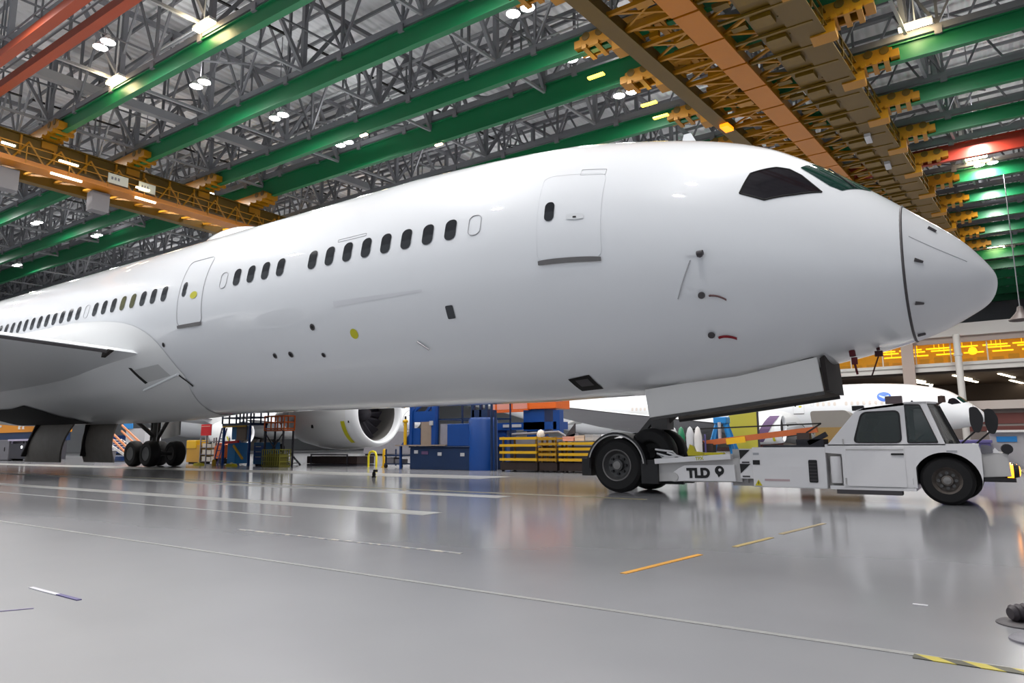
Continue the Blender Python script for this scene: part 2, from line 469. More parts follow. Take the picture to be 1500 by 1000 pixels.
# wings
def airfoil(n=14, t=.12):
    up = []
    for i in range(n+1):
        x = .5*(1-cos(pi*i/n)); y = 5*t*(.2969*sqrt(x)-.126*x-.3516*x*x+.2843*x**3-.1036*x**4); up.append((x, y))
    pts = [(x, y*1.0) for x, y in reversed(up)]+[(x, -y*(.35+.5*min(1, x*3))) for x, y in up[1:]]
    return pts
AFP = airfoil()
def wing_sections():
    # l, LE x, LE z, chord, thickness
    k = []
    for l, c, t in ((2.0, 13.2, .055), (3.4, 12.2, .055), (5.7, 10.6, .06), (9.9, 8.0, .07), (15, 6.2, .08), (21, 4.4, .09), (26.5, 2.6, .1), (29.2, 1.1, .1), (30, .35, .1)):
        x = -21.35-(l-3.4)*.735
        if l > 26.5: x -= (l-26.5)*.55
        z = pchip([1, 3.4, 5.7, 9.9, 15, 21, 26.5, 31], [3.5, 3.86, 4.2, 4.35, 4.5, 4.7, 4.95, 5.15], l)
        k.append((l, x, z, c, t))
    return k
def wing_mesh(side):
    mb = MB(); rows = []
    for l, x, z, c, t in wing_sections():
        tw = R(3.0-4.5*min(1, (l-2)/20)); r = []
        for a, b in AFP:
            dx, dz = -a*c, b*t/.12*c
            r.append((x+dx*cos(tw)+0*dz, AY-side*l, z+dz+dx*sin(tw)*1.0))
        rows.append(r)
    mb.grid(rows, closed=True); mb.add(rows[-1], [tuple(range(len(AFP)))])
    return mb
for side in (1, -1):
    w = wing_mesh(side).build('wing', [WHITE2], AIR, smooth=60)
    sec = wing_sections()
    mb = MB(); mb.tube([(x-.10, AY-side*l, z-.05) for l, x, z, c, t in sec[1:7]], .05, 8); mb.build('slat_edge', SEAM, w)
    l, x, z, c, t = sec[1]
    mb = MB(); mb.plate([(x-.6, z+.16), (x+.10, z-.02), (x-.45, z-.2), (x-.4, z-.02)], AY-side*(l+.05)-.06, AY-side*(l+.05)+.06); mb.build('slat_end', DARK2, w)
# underside panel shading line kept as wing material; tail fin and stabilisers beyond the left frame
mb = MB()
rows = []
for z, x, c in ((7.5, -56.3, 9.2), (12, -61, 6.2), (16.8, -65.8, 3.2)):
    rows.append([(x-a*c, AY+b*c*.8, z) for a, b in AFP])
mb.grid(rows, closed=True); mb.add(rows[-1], [tuple(range(len(AFP)))]); mb.build('tail_fin', WHITE2, AIR, smooth=60)
for side in (1, -1):
    mb = MB(); rows = []
    for l, x, z, c in ((.8, -60, 6.6, 5.6), (9.8, -66, 7.4, 2.0)):
        rows.append([(x-a*c, AY-side*l, z+b*c*.8) for a, b in AFP])
    mb.grid(rows, closed=True); mb.add(rows[-1], [tuple(range(len(AFP)))]); mb.build('stabilizer', WHITE2, AIR, smooth=60)

# engines
def engine(side):
    ey = AY-side*9.9; ex = -23.55; ez = 2.5
    mb = MB(); prof = [(1.63, -.62), (1.72, -1.6), (1.74, -2.6), (1.64, -3.8), (1.42, -5.0)]
    mb.lathe(prof, (ex, ey, ez), 'x', 48); e = mb.build('engine_cowl', FAIR, AIR, smooth=60)
    mb = MB(); mb.lathe([(1.635, -.62), (1.6, -.28), (1.55, -.1), (1.47, -.01), (1.42, 0), (1.37, -.03), (1.33, -.14), (1.31, -.35)], (ex, ey, ez), 'x', 48); mb.build('inlet_lip', WHITE, e, smooth=60)
    mb = MB(); mb.lathe([(1.31, -.35), (1.34, -.9), (1.42, -1.55)], (ex, ey, ez), 'x', 48); mb.build('inlet_duct', mat('inlet duct grey', '#63615f', .5), e, smooth=60)
    mb = MB(); mb.lathe([(1.42, -1.55), (.001, -1.55)], (ex, ey, ez), 'x', 32)
    for j in range(18):
        t = 2*pi*j/18; u = Vector((0, cos(t), sin(t))); v = Vector((0, -sin(t), cos(t)))
        c = Vector((ex-1.4, ey, ez))
        mb.add([c+u*.4-v*.06, c+u*1.38-v*.16+Vector((-.1,0,0)), c+u*1.38+v*.16+Vector((.12,0,0)), c+u*.4+v*.06], [(0,1,2,3)])
    mb.build('fan', GREYD, e)
    mb = MB(); mb.lathe([(.42, -1.4), (.36, -1.1), (.2, -.8), (.001, -.68)], (ex, ey, ez), 'x', 24); mb.build('spinner', GREYD, e, smooth=60)
    mb = MB(); mb.lathe([(1.0, -4.9), (.8, -6.3), (.5, -6.6), (.3, -7.6), (.001, -7.9)], (ex, ey, ez), 'x', 32); mb.build('exhaust_nozzle', STEEL, e, smooth=60)
    mb = MB(); mb.plate([(ex-1.2, ez+1.62), (ex-2.2, ez+2.0), (ex-4.0, ez+2.35), (ex-8.0, ez+1.6), (ex-5.5, ez+.9), (ex-4, ez+1.4)], ey-.22, ey+.22); mb.build('pylon', FAIR, e)
    mb = MB(); mb.lathe([(1.655, -.70), (1.67, -.95)], (ex, ey, ez), 'x', 16, a0=pi*1.08, a1=pi*1.32) ; mb.build('yellow_tape', YEL, e, smooth=60)
    mb = MB(); mb.box((ex-.45, ey-1.55, ez-.45), (.06, .06, .1)); mb.box((ex-2.9, ey-1.62, ez-.62), (.1, .06, .16)); mb.build('cowl_latch', DARK, e)
    return e
engine(-1); engine(1)

# main landing gear (port, in view; starboard mirrored, mostly beyond the frame)
def wheel(mb_t, c, r, w, axis='y'):
    pr = [(r*.55, -w/2), (r*.86, -w/2), (r*.97, -w*.36), (r, -w*.15), (r, w*.15), (r*.97, w*.36), (r*.86, w/2), (r*.55, w/2)]
    mb_t.lathe(pr, c, axis, 32)
def rim(mb, c, r, w):
    mb.lathe([(.001, -w*.2), (r*.2, -w*.3), (r*.22, -w*.12), (r*.42, -w*.1), (r*.5, -w*.46), (r*.57, -w*.5), (r*.57, w*.5), (r*.5, w*.46), (r*.42, w*.1), (r*.22, w*.12), (r*.2, w*.3), (.001, w*.2)], c, 'y', 28)
def main_gear(side):
    gy = AY-side*4.9; gx = -34.2
    mb = MB(); mb.tube([(gx, gy, .64), (gx, gy, 2.6)], [.16, .2], 14); mb.tube([(gx, gy, 2.3), (gx+.2, gy, 3.9)], .3, 14)
    mb.tube([(gx+.1, gy, 1.3), (gx+1.7, gy, 2.9)], .09, 10); mb.tube([(gx, gy, 1.4), (gx+.1, gy+side*1.9, 2.9)], .1, 10)
    mb.tube([(gx-.1, gy-.2, .9), (gx-.1, gy-.2, 2.6)], .05, 8); mb.tube([(gx-.8, gy, .66), (gx+.8, gy, .66)], .15, 10)
    g = mb.build('main_gear', STRUT, AIR, smooth=50)
    for dx in (-.75, .75):
        for dy in (-.62, .62):
            mb = MB(); wheel(mb, (gx+dx, gy+dy, .635), .635, .5); mb.lathe([(.36, -.1), (.36, .1)], (gx+dx, gy+dy, .635), 'y', 12)
            mb.tube([(gx+dx, gy, .64), (gx+dx, gy+dy, .64)], .09, 8)
            w = mb.build('wheel', RUB, g, smooth=40)
            mb = MB(); mb.lathe([(.001, -.205), (.14, -.2), (.33, -.235), (.345, -.2)], (gx+dx, gy+dy, .635), 'y', 24); mb.build('wheel_hub', RIM, w, smooth=40)
    mb = MB(); mb.plate([(gx+.9, 1.55), (gx+.9, 2.7), (gx-.9, 2.7), (gx-.7, 1.35)], gy-side*.75, gy-side*.69); mb.build('strut_door', DOORG, g)
    mb = MB(); mb.tube([(gx+.3, gy-.1, 2.2), (gx+.35, gy-.15, 1.2), (gx+.2, gy-.1, .8)], .025, 6); mb.tube([(gx-.3, gy+.1, 2.2), (gx-.38, gy+.15, 1.3), (gx-.2, gy, .8)], .025, 6); mb.build('hydraulic_hose', STEEL, g)
main_gear(-1); main_gear(1)
# big belly doors hanging open along the keel
for y_, xs in ((AY-.35, (-35.0, -34.0, 0, -30.6)), (AY+.45, (-31.3, -31.3, 0, -28.8))):
    x0, x1, x2, x3 = xs
    rows = []
    for i in range(9):
        u = i/8; z = 2.05-1.70*u; b = .22*sin(pi*u*.9)
        rows.append([(x1+(x0-x1)*u+(x3-x1)*j/10, y_-b, z) for j in range(11)])
    mb = MB(); mb.grid(rows)
    rows2 = [[(p[0], p[1]+.07, p[2]) for p in r] for r in rows]; mb.grid(rows2)
    edge = [r[0] for r in rows]; edge2 = [r[0] for r in rows2]; mb.grid([edge, edge2]); mb.grid([[r[-1] for r in rows], [r[-1] for r in rows2]]); mb.grid([rows[-1], rows2[-1]])
    d = mb.build('main_gear_door', DOORI, AIR, smooth=50)
    mb = MB()
    mb.bar((x1+.25, y_-.1, 2.1), (x0+.35, y_-.28, .6), .2, .06); mb.build('door_rib', DARK2, d)

# nose gear, its doors and bay
NGX = -5.5
mb = MB(); mb.tube([(NGX, AY, .75), (NGX+.1, AY, 2.6)], [.1, .14], 14); mb.tube([(NGX+.05, AY, 1.25), (NGX+1.35, AY, 2.4)], .07, 10); mb.tube([(NGX, AY-.3, .75), (NGX, AY+.3, .75)], .08, 10)
mb.box((NGX+.12, AY, 1.5), (.34, .36, .5)); mb.bar((NGX-.05, AY, 1.5), (NGX-.42, AY, 1.1), .12, .1); mb.bar((NGX-.42, AY, 1.1), (NGX-.05, AY, .8), .12, .1)
NG = mb.build('nose_gear', STRUT, AIR, smooth=40)
for dy in (-.28, .28):
    mb = MB(); wheel(mb, (NGX, AY+dy, .78), .5, .36); rim(mb, (NGX, AY+dy, .78), .5, .34); mb.build('wheel', RUB, NG, smooth=40)
for sg, m_ in ((1, mat('nose door paint', '#e6e4e1', .4)), (-1, DOORI)):
    y_ = AY-sg*.77
    poly = [(-5.40, 2.02), (-4.6, 2.10), (-3.6, 2.17), (-2.23, 2.42), (-2.16, 1.83), (-5.32, 1.47)]
    mb = MB(); mb.plate(poly, y_-.03, y_+.03); d = mb.build('nose_gear_door', m_, AIR, bevel=.015)
    d['label'] = 'white starboard nose gear door hanging open' if sg > 0 else 'grey inner face of the port nose gear door'
    mb = MB(); mb.plate([(-5.32, 1.47), (-2.16, 1.83), (-2.16, 1.78), (-3.6, 1.60), (-5.3, 1.42)], y_-.015, y_+.05); mb.build('door_lip', STRUT, d)
mb = MB(); mb.rng(-5.3, -2.3, AY-.7, AY+.7, 2.38, 2.44); mb.plate([(-2.2, 2.4), (-2.14, 1.84), (-2.08, 1.84), (-2.12, 2.45)], AY-.74, AY+.74); mb.build('nose_gear_bay', DARK2, AIR)

# loose covers and ribbons hanging on the nose: things of their own
def ribbon(name, label, p0, p1, p2, w, m, cat='ribbon'):
    p0, p1, p2 = Vector(p0), Vector(p1), Vector(p2); mb = MB(); rows = []
    for i in range(9):
        t = i/8; c = p0*(1-t)**2+p1*2*t*(1-t)+p2*t*t; rows.append([c+Vector((0, 0, w/2)), c+Vector((0, -.015, 0)), c-Vector((0, 0, w/2))])
    mb.grid(rows); mb.tube([p0, p0+(p1-p0)*.2], w*.55, 8)
    return tag(mb.build(name, m, smooth=60), label, cat)
ribbon('probe_ribbon', 'faded brownish ribbon fluttering beside the upper round sensor on the airliner nose', surf(3.98, -24.2, .02), surf(3.84, -23.2, .07), surf(3.72, -26.0, .03), .035, BRNR)
ribbon('probe_ribbon', 'dark red ribbon beside the lower round sensor on the airliner nose', surf(4.0, -44.8, .02), surf(3.86, -42.6, .07), surf(3.72, -46.0, .03), .045, REDR)
mb = MB(); c = surf(2.12, -72, .05); mb.tube([surf(2.12, -72, 0), c+Vector((0,0,-.05))], .05, 8); mb.box(c+Vector((.02, 0, -.13)), (.09, .05, .12)); mb.tube([c+Vector((.02,0,-.18)), c+Vector((.05, 0, -.36))], .02, 6)
tag(mb.build('probe_cover', mat('dark red cover', '#5c0f1c', .7), smooth=50), 'dark red protective cover dangling under the airliner nose ahead of the gear door', 'cover')
mb = MB(); c = surf(1.75, -78, .04); mb.box(c+Vector((0, 0, -.06)), (.12, .08, .09)); mb.bar(c+Vector((-.0, 0, -.08)), c+Vector((-.13, 0, -.42)), .03, .02); mb.tube([surf(1.75, -78, 0), c], .03, 6)
tag(mb.build('probe_cover', mat('black red cover', '#3a1015', .7), smooth=50), 'blackish cover with a hanging strap at the lowest point under the nose', 'cover')

# ------------------------------------------------------------------ tow tractor
TY0, TY1 = 12.60, 14.12        # near and far side
TUG = thing('tow_tractor', 'low white towbarless aircraft tug with the letters TLD, cradling the airliner nose wheel', 'tractor', (-2.5, 13.35, 0))
def arc(cx, cz, r, a0, a1, n):
    return [(cx+r*cos(R(a0+(a1-a0)*i/n)), cz+r*sin(R(a0+(a1-a0)*i/n))) for i in range(n+1)]
def tug_wheel(x, y, z, r, w, near):
    mb = MB(); wheel(mb, (x, y, z), r, w); mb.lathe([(r*.56, -w*.1), (r*.56, w*.1)], (x, y, z), 'y', 20)
    t = mb.build('wheel', RUB, TUG, smooth=35)
    s = -1 if near else 1; yy = y+s*w*.5
    f = lambda d: d*s
    mb = MB(); mb.lathe([(r*.58, f(-.02)), (r*.55, f(.0)), (r*.52, f(-.05)), (r*.42, f(-.10)), (r*.22, f(-.11)), (r*.21, f(-.03)), (.001, f(-.02))], (x, yy, z), 'y', 32); rm = mb.build('rim', RIM if r > .45 else mat('dull brown rim', '#6a625c', .6), t, smooth=35)
    if r > .45:
        mb = MB(); mb.tube(ring((x, yy-s*.005, z), r*.56, 'y', 32), .016, 6, closed=True); mb.build('rim_ring', HUB, t, smooth=60)
    for k in range(8):
        a = 2*pi*k/8; mb = MB(); c = (x+r*.31*cos(a), yy-s*.105, z+r*.31*sin(a)); mb.lathe([(.001, f(.06)), (.028, f(.06)), (.028, 0)], c, 'y', 6); mb.build('wheel_nut', TUGD if r > .45 else RIM, t)
    mb = MB(); mb.lathe([(.001, f(.0)), (r*.15, f(-.01)), (r*.17, f(-.09))], (x, yy, z), 'y', 16); mb.build('hub_cap', HUB, t, smooth=40)
    return t
RW = (-6.15, .545); FW = (-.53, .375)
tug_wheel(RW[0], 12.80, RW[1], .545, .36, True); tug_wheel(RW[0]+.15, 13.92, RW[1], .545, .36, False)
tug_wheel(FW[0], 12.80, FW[1], .375, .30, True); tug_wheel(FW[0]+.1, 13.95, FW[1], .375, .30, False)
# rear mudguards
for yn, yf, near in ((12.58, 13.06, True), (13.66, 14.16, False)):
    o = arc(RW[0], RW[1], .66, 186, 2, 20); i_ = arc(RW[0], RW[1], .595, 2, 186, 20)
    mb = MB(); mb.plate(o+i_, yn, yf); m_ = mb.build('mudguard', TUGD, TUG, smooth=40)
    if near:
        mb = MB(); mb.tube([(x, yn-.005, z) for x, z in arc(RW[0], RW[1], .605, 165, 4, 20)], .014, 6); mb.build('mudguard_edge', TUGG, m_)
    mb = MB(); mb.rng(-6.93, -6.72, yn+.02, yf-.02, .33, .68); mb.build('mud_flap', TUGD, m_)
for ya in (12.62, 13.74): mb = MB(); mb.rng(-5.62, -5.28, ya, ya+.37, .2, .66); mb.build('wheel_bracket', TUGD, TUG)
# lifting frame with lettering
mb = MB(); mb.plate([(-5.29, .60), (-4.78, .66), (-3.72, .70), (-3.68, .27), (-4.6, .25), (-4.92, .26), (-5.29, .24)], 12.70, 12.9); ARM = mb.build('lifting_frame', TUGG, TUG, bevel=.01)
mb = MB(); mb.plate([(-4.86, .50), (-4.74, .56), (-3.80, .58), (-3.78, .28), (-4.72, .27), (-4.95, .25), (-5.03, .33), (-4.98, .42)], 12.63, 12.70); mb.build('side_plate', TUGW, ARM, bevel=.008)
mb = MB(); mb.bar((-5.32, 12.66, .63), (-3.84, 12.66, .73), .16, .10); mb.build('top_rail', TUGW, ARM, bevel=.01)
mb = MB(); mb.lathe([(.001, -.04), (.085, -.04), (.085, .06)], (-4.95, 12.64, .34), 'y', 20); mb.build('pivot_pin', TUGG, ARM, smooth=40)
text_obj('lettering', 'TLD', .235, (-4.47, 12.622, .415), (R(90), R(-1.5), 0), INK, ARM, .003, .014)
mb = MB(); mb.lathe([(.001, -.004), (.085, -.004), (.085, .004)], (-4.07, 12.626, .475), 'y', 20); mb.plate([(-4.12, .42), (-4.02, .42), (-4.09, .35)], 12.622, 12.63); EMB = mb.build('emblem', INK, ARM)
mb = MB(); mb.lathe([(.001, -.004), (.028, -.004), (.028, .004)], (-4.06, 12.620, .485), 'y', 12); mb.build('emblem_mark', TUGW, EMB)
text_obj('type_lettering', 'TPX', .085, (-4.42, 12.575, .69), (R(90), R(-4), 0), YEL, ARM, .002, .002)
mb = MB(); mb.rng(-4.35, -4.0, 12.66, 12.8, .755, .80); mb.plate([(-4.72, .80), (-4.66, .95), (-4.6, .92), (-4.56, .82), (-4.4, .80), (-4.4, .74), (-4.7, .74)], 12.75, 12.85); mb.build('yellow_clamp', YELL, ARM)
# nose wheel cradle behind the frame
mb = MB(); mb.rng(-5.9, -4.9, 12.98, 13.05, .18, .75); mb.rng(-5.9, -4.9, 13.5, 13.6, .18, .75); mb.plate([(-6.0, .2), (-6.05, .85), (-5.9, .85), (-5.8, .3), (-5.1, .3), (-4.75, .8), (-4.6, .78), (-4.9, .2)], 12.95, 13.6)
mb.build('nose_wheel_cradle', TUGD, TUG)
mb = MB(); mb.tube([(-5.35, 12.72, .86), (-5.0, 12.72, .82), (-4.9, 12.72, .74), (-5.2, 12.72, .7), (-5.32, 12.72, .78), (-4.85, 12.74, .66)], .02, 8); mb.tube([(-5.1, 12.7, .80), (-4.7, 12.7, .68), (-4.55, 12.7, .70)], .018, 8); mb.build('hydraulic_hose', TUGW, TUG, smooth=60)
# mid box with warning chevrons
mb = MB(); mb.rng(-3.86, -3.6, 12.78, 14.0, .26, .86); mb.rng(-3.9, -3.3, 12.85, 13.9, .2, .3); mb.build('mid_frame', TUGG, TUG)
mb = MB(); mb.rng(-3.70, -3.47, 12.66, 12.72, .34, .87); CH = mb.build('chevron_panel', TUGW, TUG)
for z0 in (.62, .37):
    mb = MB(); mb.plate([(-3.70, z0+.23), (-3.51, z0+.23), (-3.69, z0+.06)], 12.65, 12.66); mb.build('chevron', INK, CH)
    mb = MB(); mb.rng(-3.66, -3.53, 12.65, 12.66, z0-.005, z0+.02); mb.build('stencil', SEAM, CH)
# body
mb = MB(); mb.rng(-3.46, -2.24, TY0, TY1, .2, .895); BODY = mb.build('body', TUGW, TUG, bevel=.012)
mb = MB(); mb.plate(rpoly([(-2.52, .68), (-2.38, .68), (-2.38, .3), (-2.52, .3)], .02, 2), TY0-.012, TY0+.01); V = mb.build('vent', TUGD, BODY)
mb = MB()
for i in range(6): mb.bar((-2.51, TY0-.014, .34+.056*i), (-2.39, TY0-.014, .34+.056*i), .01, .012)
mb.build('vent_slats', SEAM, V)
mb = MB(); mb.plate([(-3.43, .225), (-3.31, .225), (-3.37, .33)], TY0-.008, TY0+.005); W_ = mb.build('warning_triangle', YELL, BODY)
mb = MB(); mb.plate([(-3.376, .25), (-3.364, .25), (-3.364, .30), (-3.376, .30)], TY0-.011, TY0-.006); mb.build('warning_mark', INK, W_)
mb = MB(); mb.rng(-3.45, -3.33, TY0-.01, TY0+.01, .59, .67); mb.build('data_plate', INK, BODY)
mb = MB(); mb.rng(-3.44, -3.34, TY0-.006, TY0+.01, .76, .80); mb.build('stencil', SEAML, BODY)
mb = MB(); mb.rng(-3.26, -2.84, TY0-.005, TY0+.01, .31, .345); mb.build('stencil', mat('faint red stencil', '#c9b0b2', .5), BODY)
mb = MB(); mb.rng(-3.3, -2.3, 12.75, 13.95, .895, .93); mb.rng(-2.75, -2.3, 12.85, 13.3, .93, 1.03); mb.bar((-2.55, 12.9, .96), (-2.25, 12.9, 1.12), .1, .08); mb.build('deck_equipment', GREYD, TUG)
# canister by the cab
mb = MB(); mb.rng(-2.24, -2.0, TY0+.22, TY1-.1, .22, .80); mb.build('gap_back_panel', TUGG, TUG)  # plain grey panel closing the gap behind the canister
mb = MB(); mb.lathe([(.001, .30), (.085, .30), (.09, .32), (.09, .72), (.085, .74), (.001, .74)], (-2.1, TY0+.09, 0), 'z', 20); mb.build('filter_canister', TUGW, TUG, smooth=40)
# cab: lower body with wheel arch, upper frame with window openings
arch = arc(FW[0], FW[1]-.02, .455, 195, -15, 22)
low = [(-2.24, .2), (-2.24, .93), (-.09, .93), (-.055, .80), (.26, .78), (.28, .45), (.22, .42), (-.085, .42)]
low = [(-1.99, .22), (-1.99, .78), (-2.24, .80), (-2.24, .94), (-.09, .94), (-.055, .80), (-.06, .44)] + [(x, z) for x, z in reversed(arch)] + [(-1.02, .24)]
mb = MB(); mb.plate(low, TY0, TY0+.06); mb.plate(low, TY1-.06, TY1)
mb.rng(-2.04, -1.99, TY0+.2, TY1, .25, .93); mb.rng(-.98, -.93, TY0, TY1, .25, .9); mb.rng(-.95, -.08, TY0+.05, TY1-.05, .86, .94); mb.rng(-2.2, -.95, TY0, TY1, .2, .26)
CAB = mb.build('cab', TUGW, TUG, bevel=.006)
mb = MB(); mb.rng(-1.0, -.08, 13.0, 13.75, .3, .86); mb.rng(-.99, -.09, TY0+.03, 13.0, .80, .86); mb.build('wheel_well_shade', DARK, TUG)  # near-black boxes painting the shade inside the front wheel arch
outer = [(-2.21, .92), (-1.72, 1.50), (-1.6, 1.535), (-1.0, 1.60), (-.73, 1.605), (-.705, 1.58), (-.50, .92)]
h1 = rpoly([(-1.79, .97), (-1.64, 1.46), (-1.10, 1.475), (-1.10, .965)], .09, 4)
h2 = rpoly([(-1.01, .965), (-1.01, 1.565), (-.80, 1.555), (-.60, .965)], .03, 3)
mb = MB()
for ya, yb in ((TY0, TY0+.05), (TY1-.05, TY1)):
    mb.plate(outer, ya, yb, [h1, h2])
mb.rng(-1.02, -.72, TY0, TY1, 1.575, 1.61); mb.plate([(-1.70, 1.49), (-1.6, 1.535), (-1.0, 1.60), (-1.0, 1.56), (-1.6, 1.5)], TY0, TY1)
mb.plate([(-.99, TY0), (-.70, TY0), (-.58, TY0+.35), (-.58, TY1-.35), (-.70, TY1), (-.99, TY1)], 1.575, 1.61, plane='xy')
UP_ = mb.build('cab_frame', TUGW, TUG)
hd = lambda h, s: [((x-sum(a for a, b in h)/len(h))*s+sum(a for a, b in h)/len(h), (z-sum(b for a, b in h)/len(h))*s+sum(b for a, b in h)/len(h)) for x, z in h]
for ya in (TY0-.006, TY1-.02):
    for h, gm, nm in ((h1, CABG, 'side_window'), (h2, CABG2, 'quarter_window')):
        mb = MB(); mb.plate(hd(h, 1.01), ya+.012, ya+.02); g = mb.build(nm, gm, TUG)
        mb = MB(); mb.plate(hd(h, 1.045), ya-.002, ya+.014, [hd(h, .965)]); mb.build('window_rubber', TUGD, g)
WS = mat('hazy windscreen', '#5c5b54', .2, alpha=.85)
q = [(-.705, TY0+.02), (-.60, TY0+.35), (-.60, TY1-.35), (-.705, TY1-.02)]; qb = [(-.49, TY0+.02), (-.355, TY0+.35), (-.355, TY1-.35), (-.49, TY1-.02)]
mb = MB(); mb.grid([[(x, y, 1.58) for x, y in q], [(x, y, .94) for x, y in qb]]); w_ = mb.build('windshield', WS, TUG)
for i in (1, 2): mb = MB(); mb.bar((q[i][0]+.005, q[i][1], 1.585), (qb[i][0]+.005, qb[i][1], .94), .035, .035); mb.build('windshield_pillar', TUGD, w_)
mb = MB(); mb.plate([(-2.17, .96), (-1.70, 1.5), (-1.685, 1.49), (-2.155, .95)], TY0+.1, TY1-.1); mb.build('rear_window', CABG, TUG)
# door
dpoly = rpoly([(-1.93, .26), (-1.93, .90), (-1.07, .90), (-1.07, .26)], .03, 3)
mb = MB(); mb.plate(dpoly, TY0-.014, TY0+.004); DR = mb.build('door', TUGW, TUG, bevel=.005)
mb = MB(); mb.plate(rpoly([(-1.26, .795), (-1.08, .795), (-1.08, .765), (-1.26, .765)], .01, 2), TY0-.035, TY0-.01); mb.build('handle', INK, DR)
mb = MB(); mb.rng(-1.92, -1.08, TY0-.020, TY0-.012, .84, .865); mb.build('door_ledge', TUGG, DR)
for z in (.34, .98):
    mb = MB(); mb.tube([(-1.95, TY0-.012, z-.05), (-1.95, TY0-.012, z+.05)], .012, 8); mb.build('hinge', TUGG, DR)
mb = MB(); mb.rng(-2.1, -1.15, TY0-.02, TY0+.25, .13, .2); mb.build('step_sill', SEAM, TUG)
mb = MB(); mb.rng(-.5, -.36, TY0-.01, TY0+.01, .815, .84); mb.build('reflector', GREYL, TUG)
# nose of the tractor
mb = MB(); mb.plate([(-.06, .82), (.02, .84), (.27, .79), (.29, .45), (-.06, .43)], 12.72, 14.0); FR = mb.build('front_body', TUGG, TUG, bevel=.01)
mb = MB(); mb.rng(-.07, .34, 12.66, 14.06, .37, .43); mb.build('bumper', TUGD, TUG)
mb = MB(); mb.plate(rpoly([(-.06, .78), (-.06, .93), (.07, .91), (.10, .80)], .03, 2), 12.70, 12.85); mb.build('towing_hook', GREYM, TUG)
mb = MB(); mb.plate([(.06, .80), (.12, .88), (.18, .80)], 12.71, 12.74); mb.build('lifting_eye', TUGW, FR)
for y in (12.84, 13.85):
    mb = MB(); mb.lathe([(.001, .05), (.09, .05), (.1, .0), (.1, -.12), (.001, -.14)], (.34, y, .53), 'x', 16); L_ = mb.build('headlamp', TUGD, TUG, smooth=40)
    mb = MB(); mb.lathe([(.001, .07), (.05, .065), (.085, .05)], (.34, y, .53), 'x', 16); mb.lathe([(.101, -.02), (.101, -.10)], (.34, y, .53), 'x', 16); mb.build('lamp_lens', mat('orange lamp lens', '#ffb030', .3, emit=3, ecol='#ff9a20'), L_)
for y in (12.78, 13.12):
    mb = MB(); mb.lathe([(.001, -.1), (.075, -.1), (.075, .05), (.001, .05)], (.27, y, .86), 'y', 14); mb.bar((.27, y, .8), (.25, y, .78), .05); mb.build('hose_coupling', TUGD, TUG)
# mirrors
for (x, y, z) in ((-.07, 12.62, 1.30), (.12, 13.0, 1.28)):
    mb = MB(); mb.tube([(x-.22, y+.1, .95), (x-.04, y, 1.12), (x, y, 1.2)], .014, 8); A_ = mb.build('mirror_arm', TUGD, TUG)
    mb = MB(); mb.plate(rpoly([(x-.085, z+.2), (x+.02, z+.2), (x+.09, z+.05), (x+.07, z-.1), (x+.02, z-.2), (x-.05, z-.18), (x-.09, z-.05)], .05, 3), y-.04, y+.03); mb.build('mirror', TUGD, A_, bevel=.01)
mb = MB(); mb.lathe([(.001, 1.70), (.05, 1.69), (.055, 1.59), (.001, 1.59)], (-.50, 12.72, .0), 'z', 14); mb.bar((-.50, 12.72, 1.6), (-.58, 12.72, 1.55), .03); mb.build('beacon', mat('brown beacon', '#4a332a', .4), TUG, smooth=40)
mb = MB(); mb.rng(-1.29, -1.05, 12.72, 12.84, 1.595, 1.72); mb.build('roof_sign', mat('roof sign brown', '#6a5a5c', .5), TUG)
mb = MB(); mb.tube([(-1.68, 12.75, 1.40), (-1.70, 12.75, 1.52)], .035, 8); mb.rng(-1.79, -1.62, 12.68, 12.82, 1.50, 1.58); mb.build('work_lamp', TUGD, TUG)
# seat and wheel inside
mb = MB(); mb.rng(-1.80, -1.35, 12.82, 13.3, .50, .62); mb.bar((-1.80, 13.06, .58), (-1.90, 13.06, 1.22), .46, .1); mb.rng(-1.7, -1.45, 12.9, 13.2, .26, .5); mb.build('seat', TUGD, TUG, bevel=.03)
mb = MB(); mb.tube([(-.93+.12*cos(2*pi*j/20), 13.06+.17*sin(2*pi*j/20), .98+.12*cos(2*pi*j/20)*.9) for j in range(20)], .014, 6, closed=True); mb.tube([(-.93, 13.06, .98), (-.72, 13.06, .78)], .025, 8); mb.bar((-.93, 12.9, .98), (-.93, 13.22, .98), .02); mb.build('steering_wheel', TUGD, TUG, smooth=60)
mb = MB(); mb.rng(-.75, -.4, 12.75, 13.9, .80, 1.0); mb.build('dashboard', TUGD, TUG, bevel=.03)

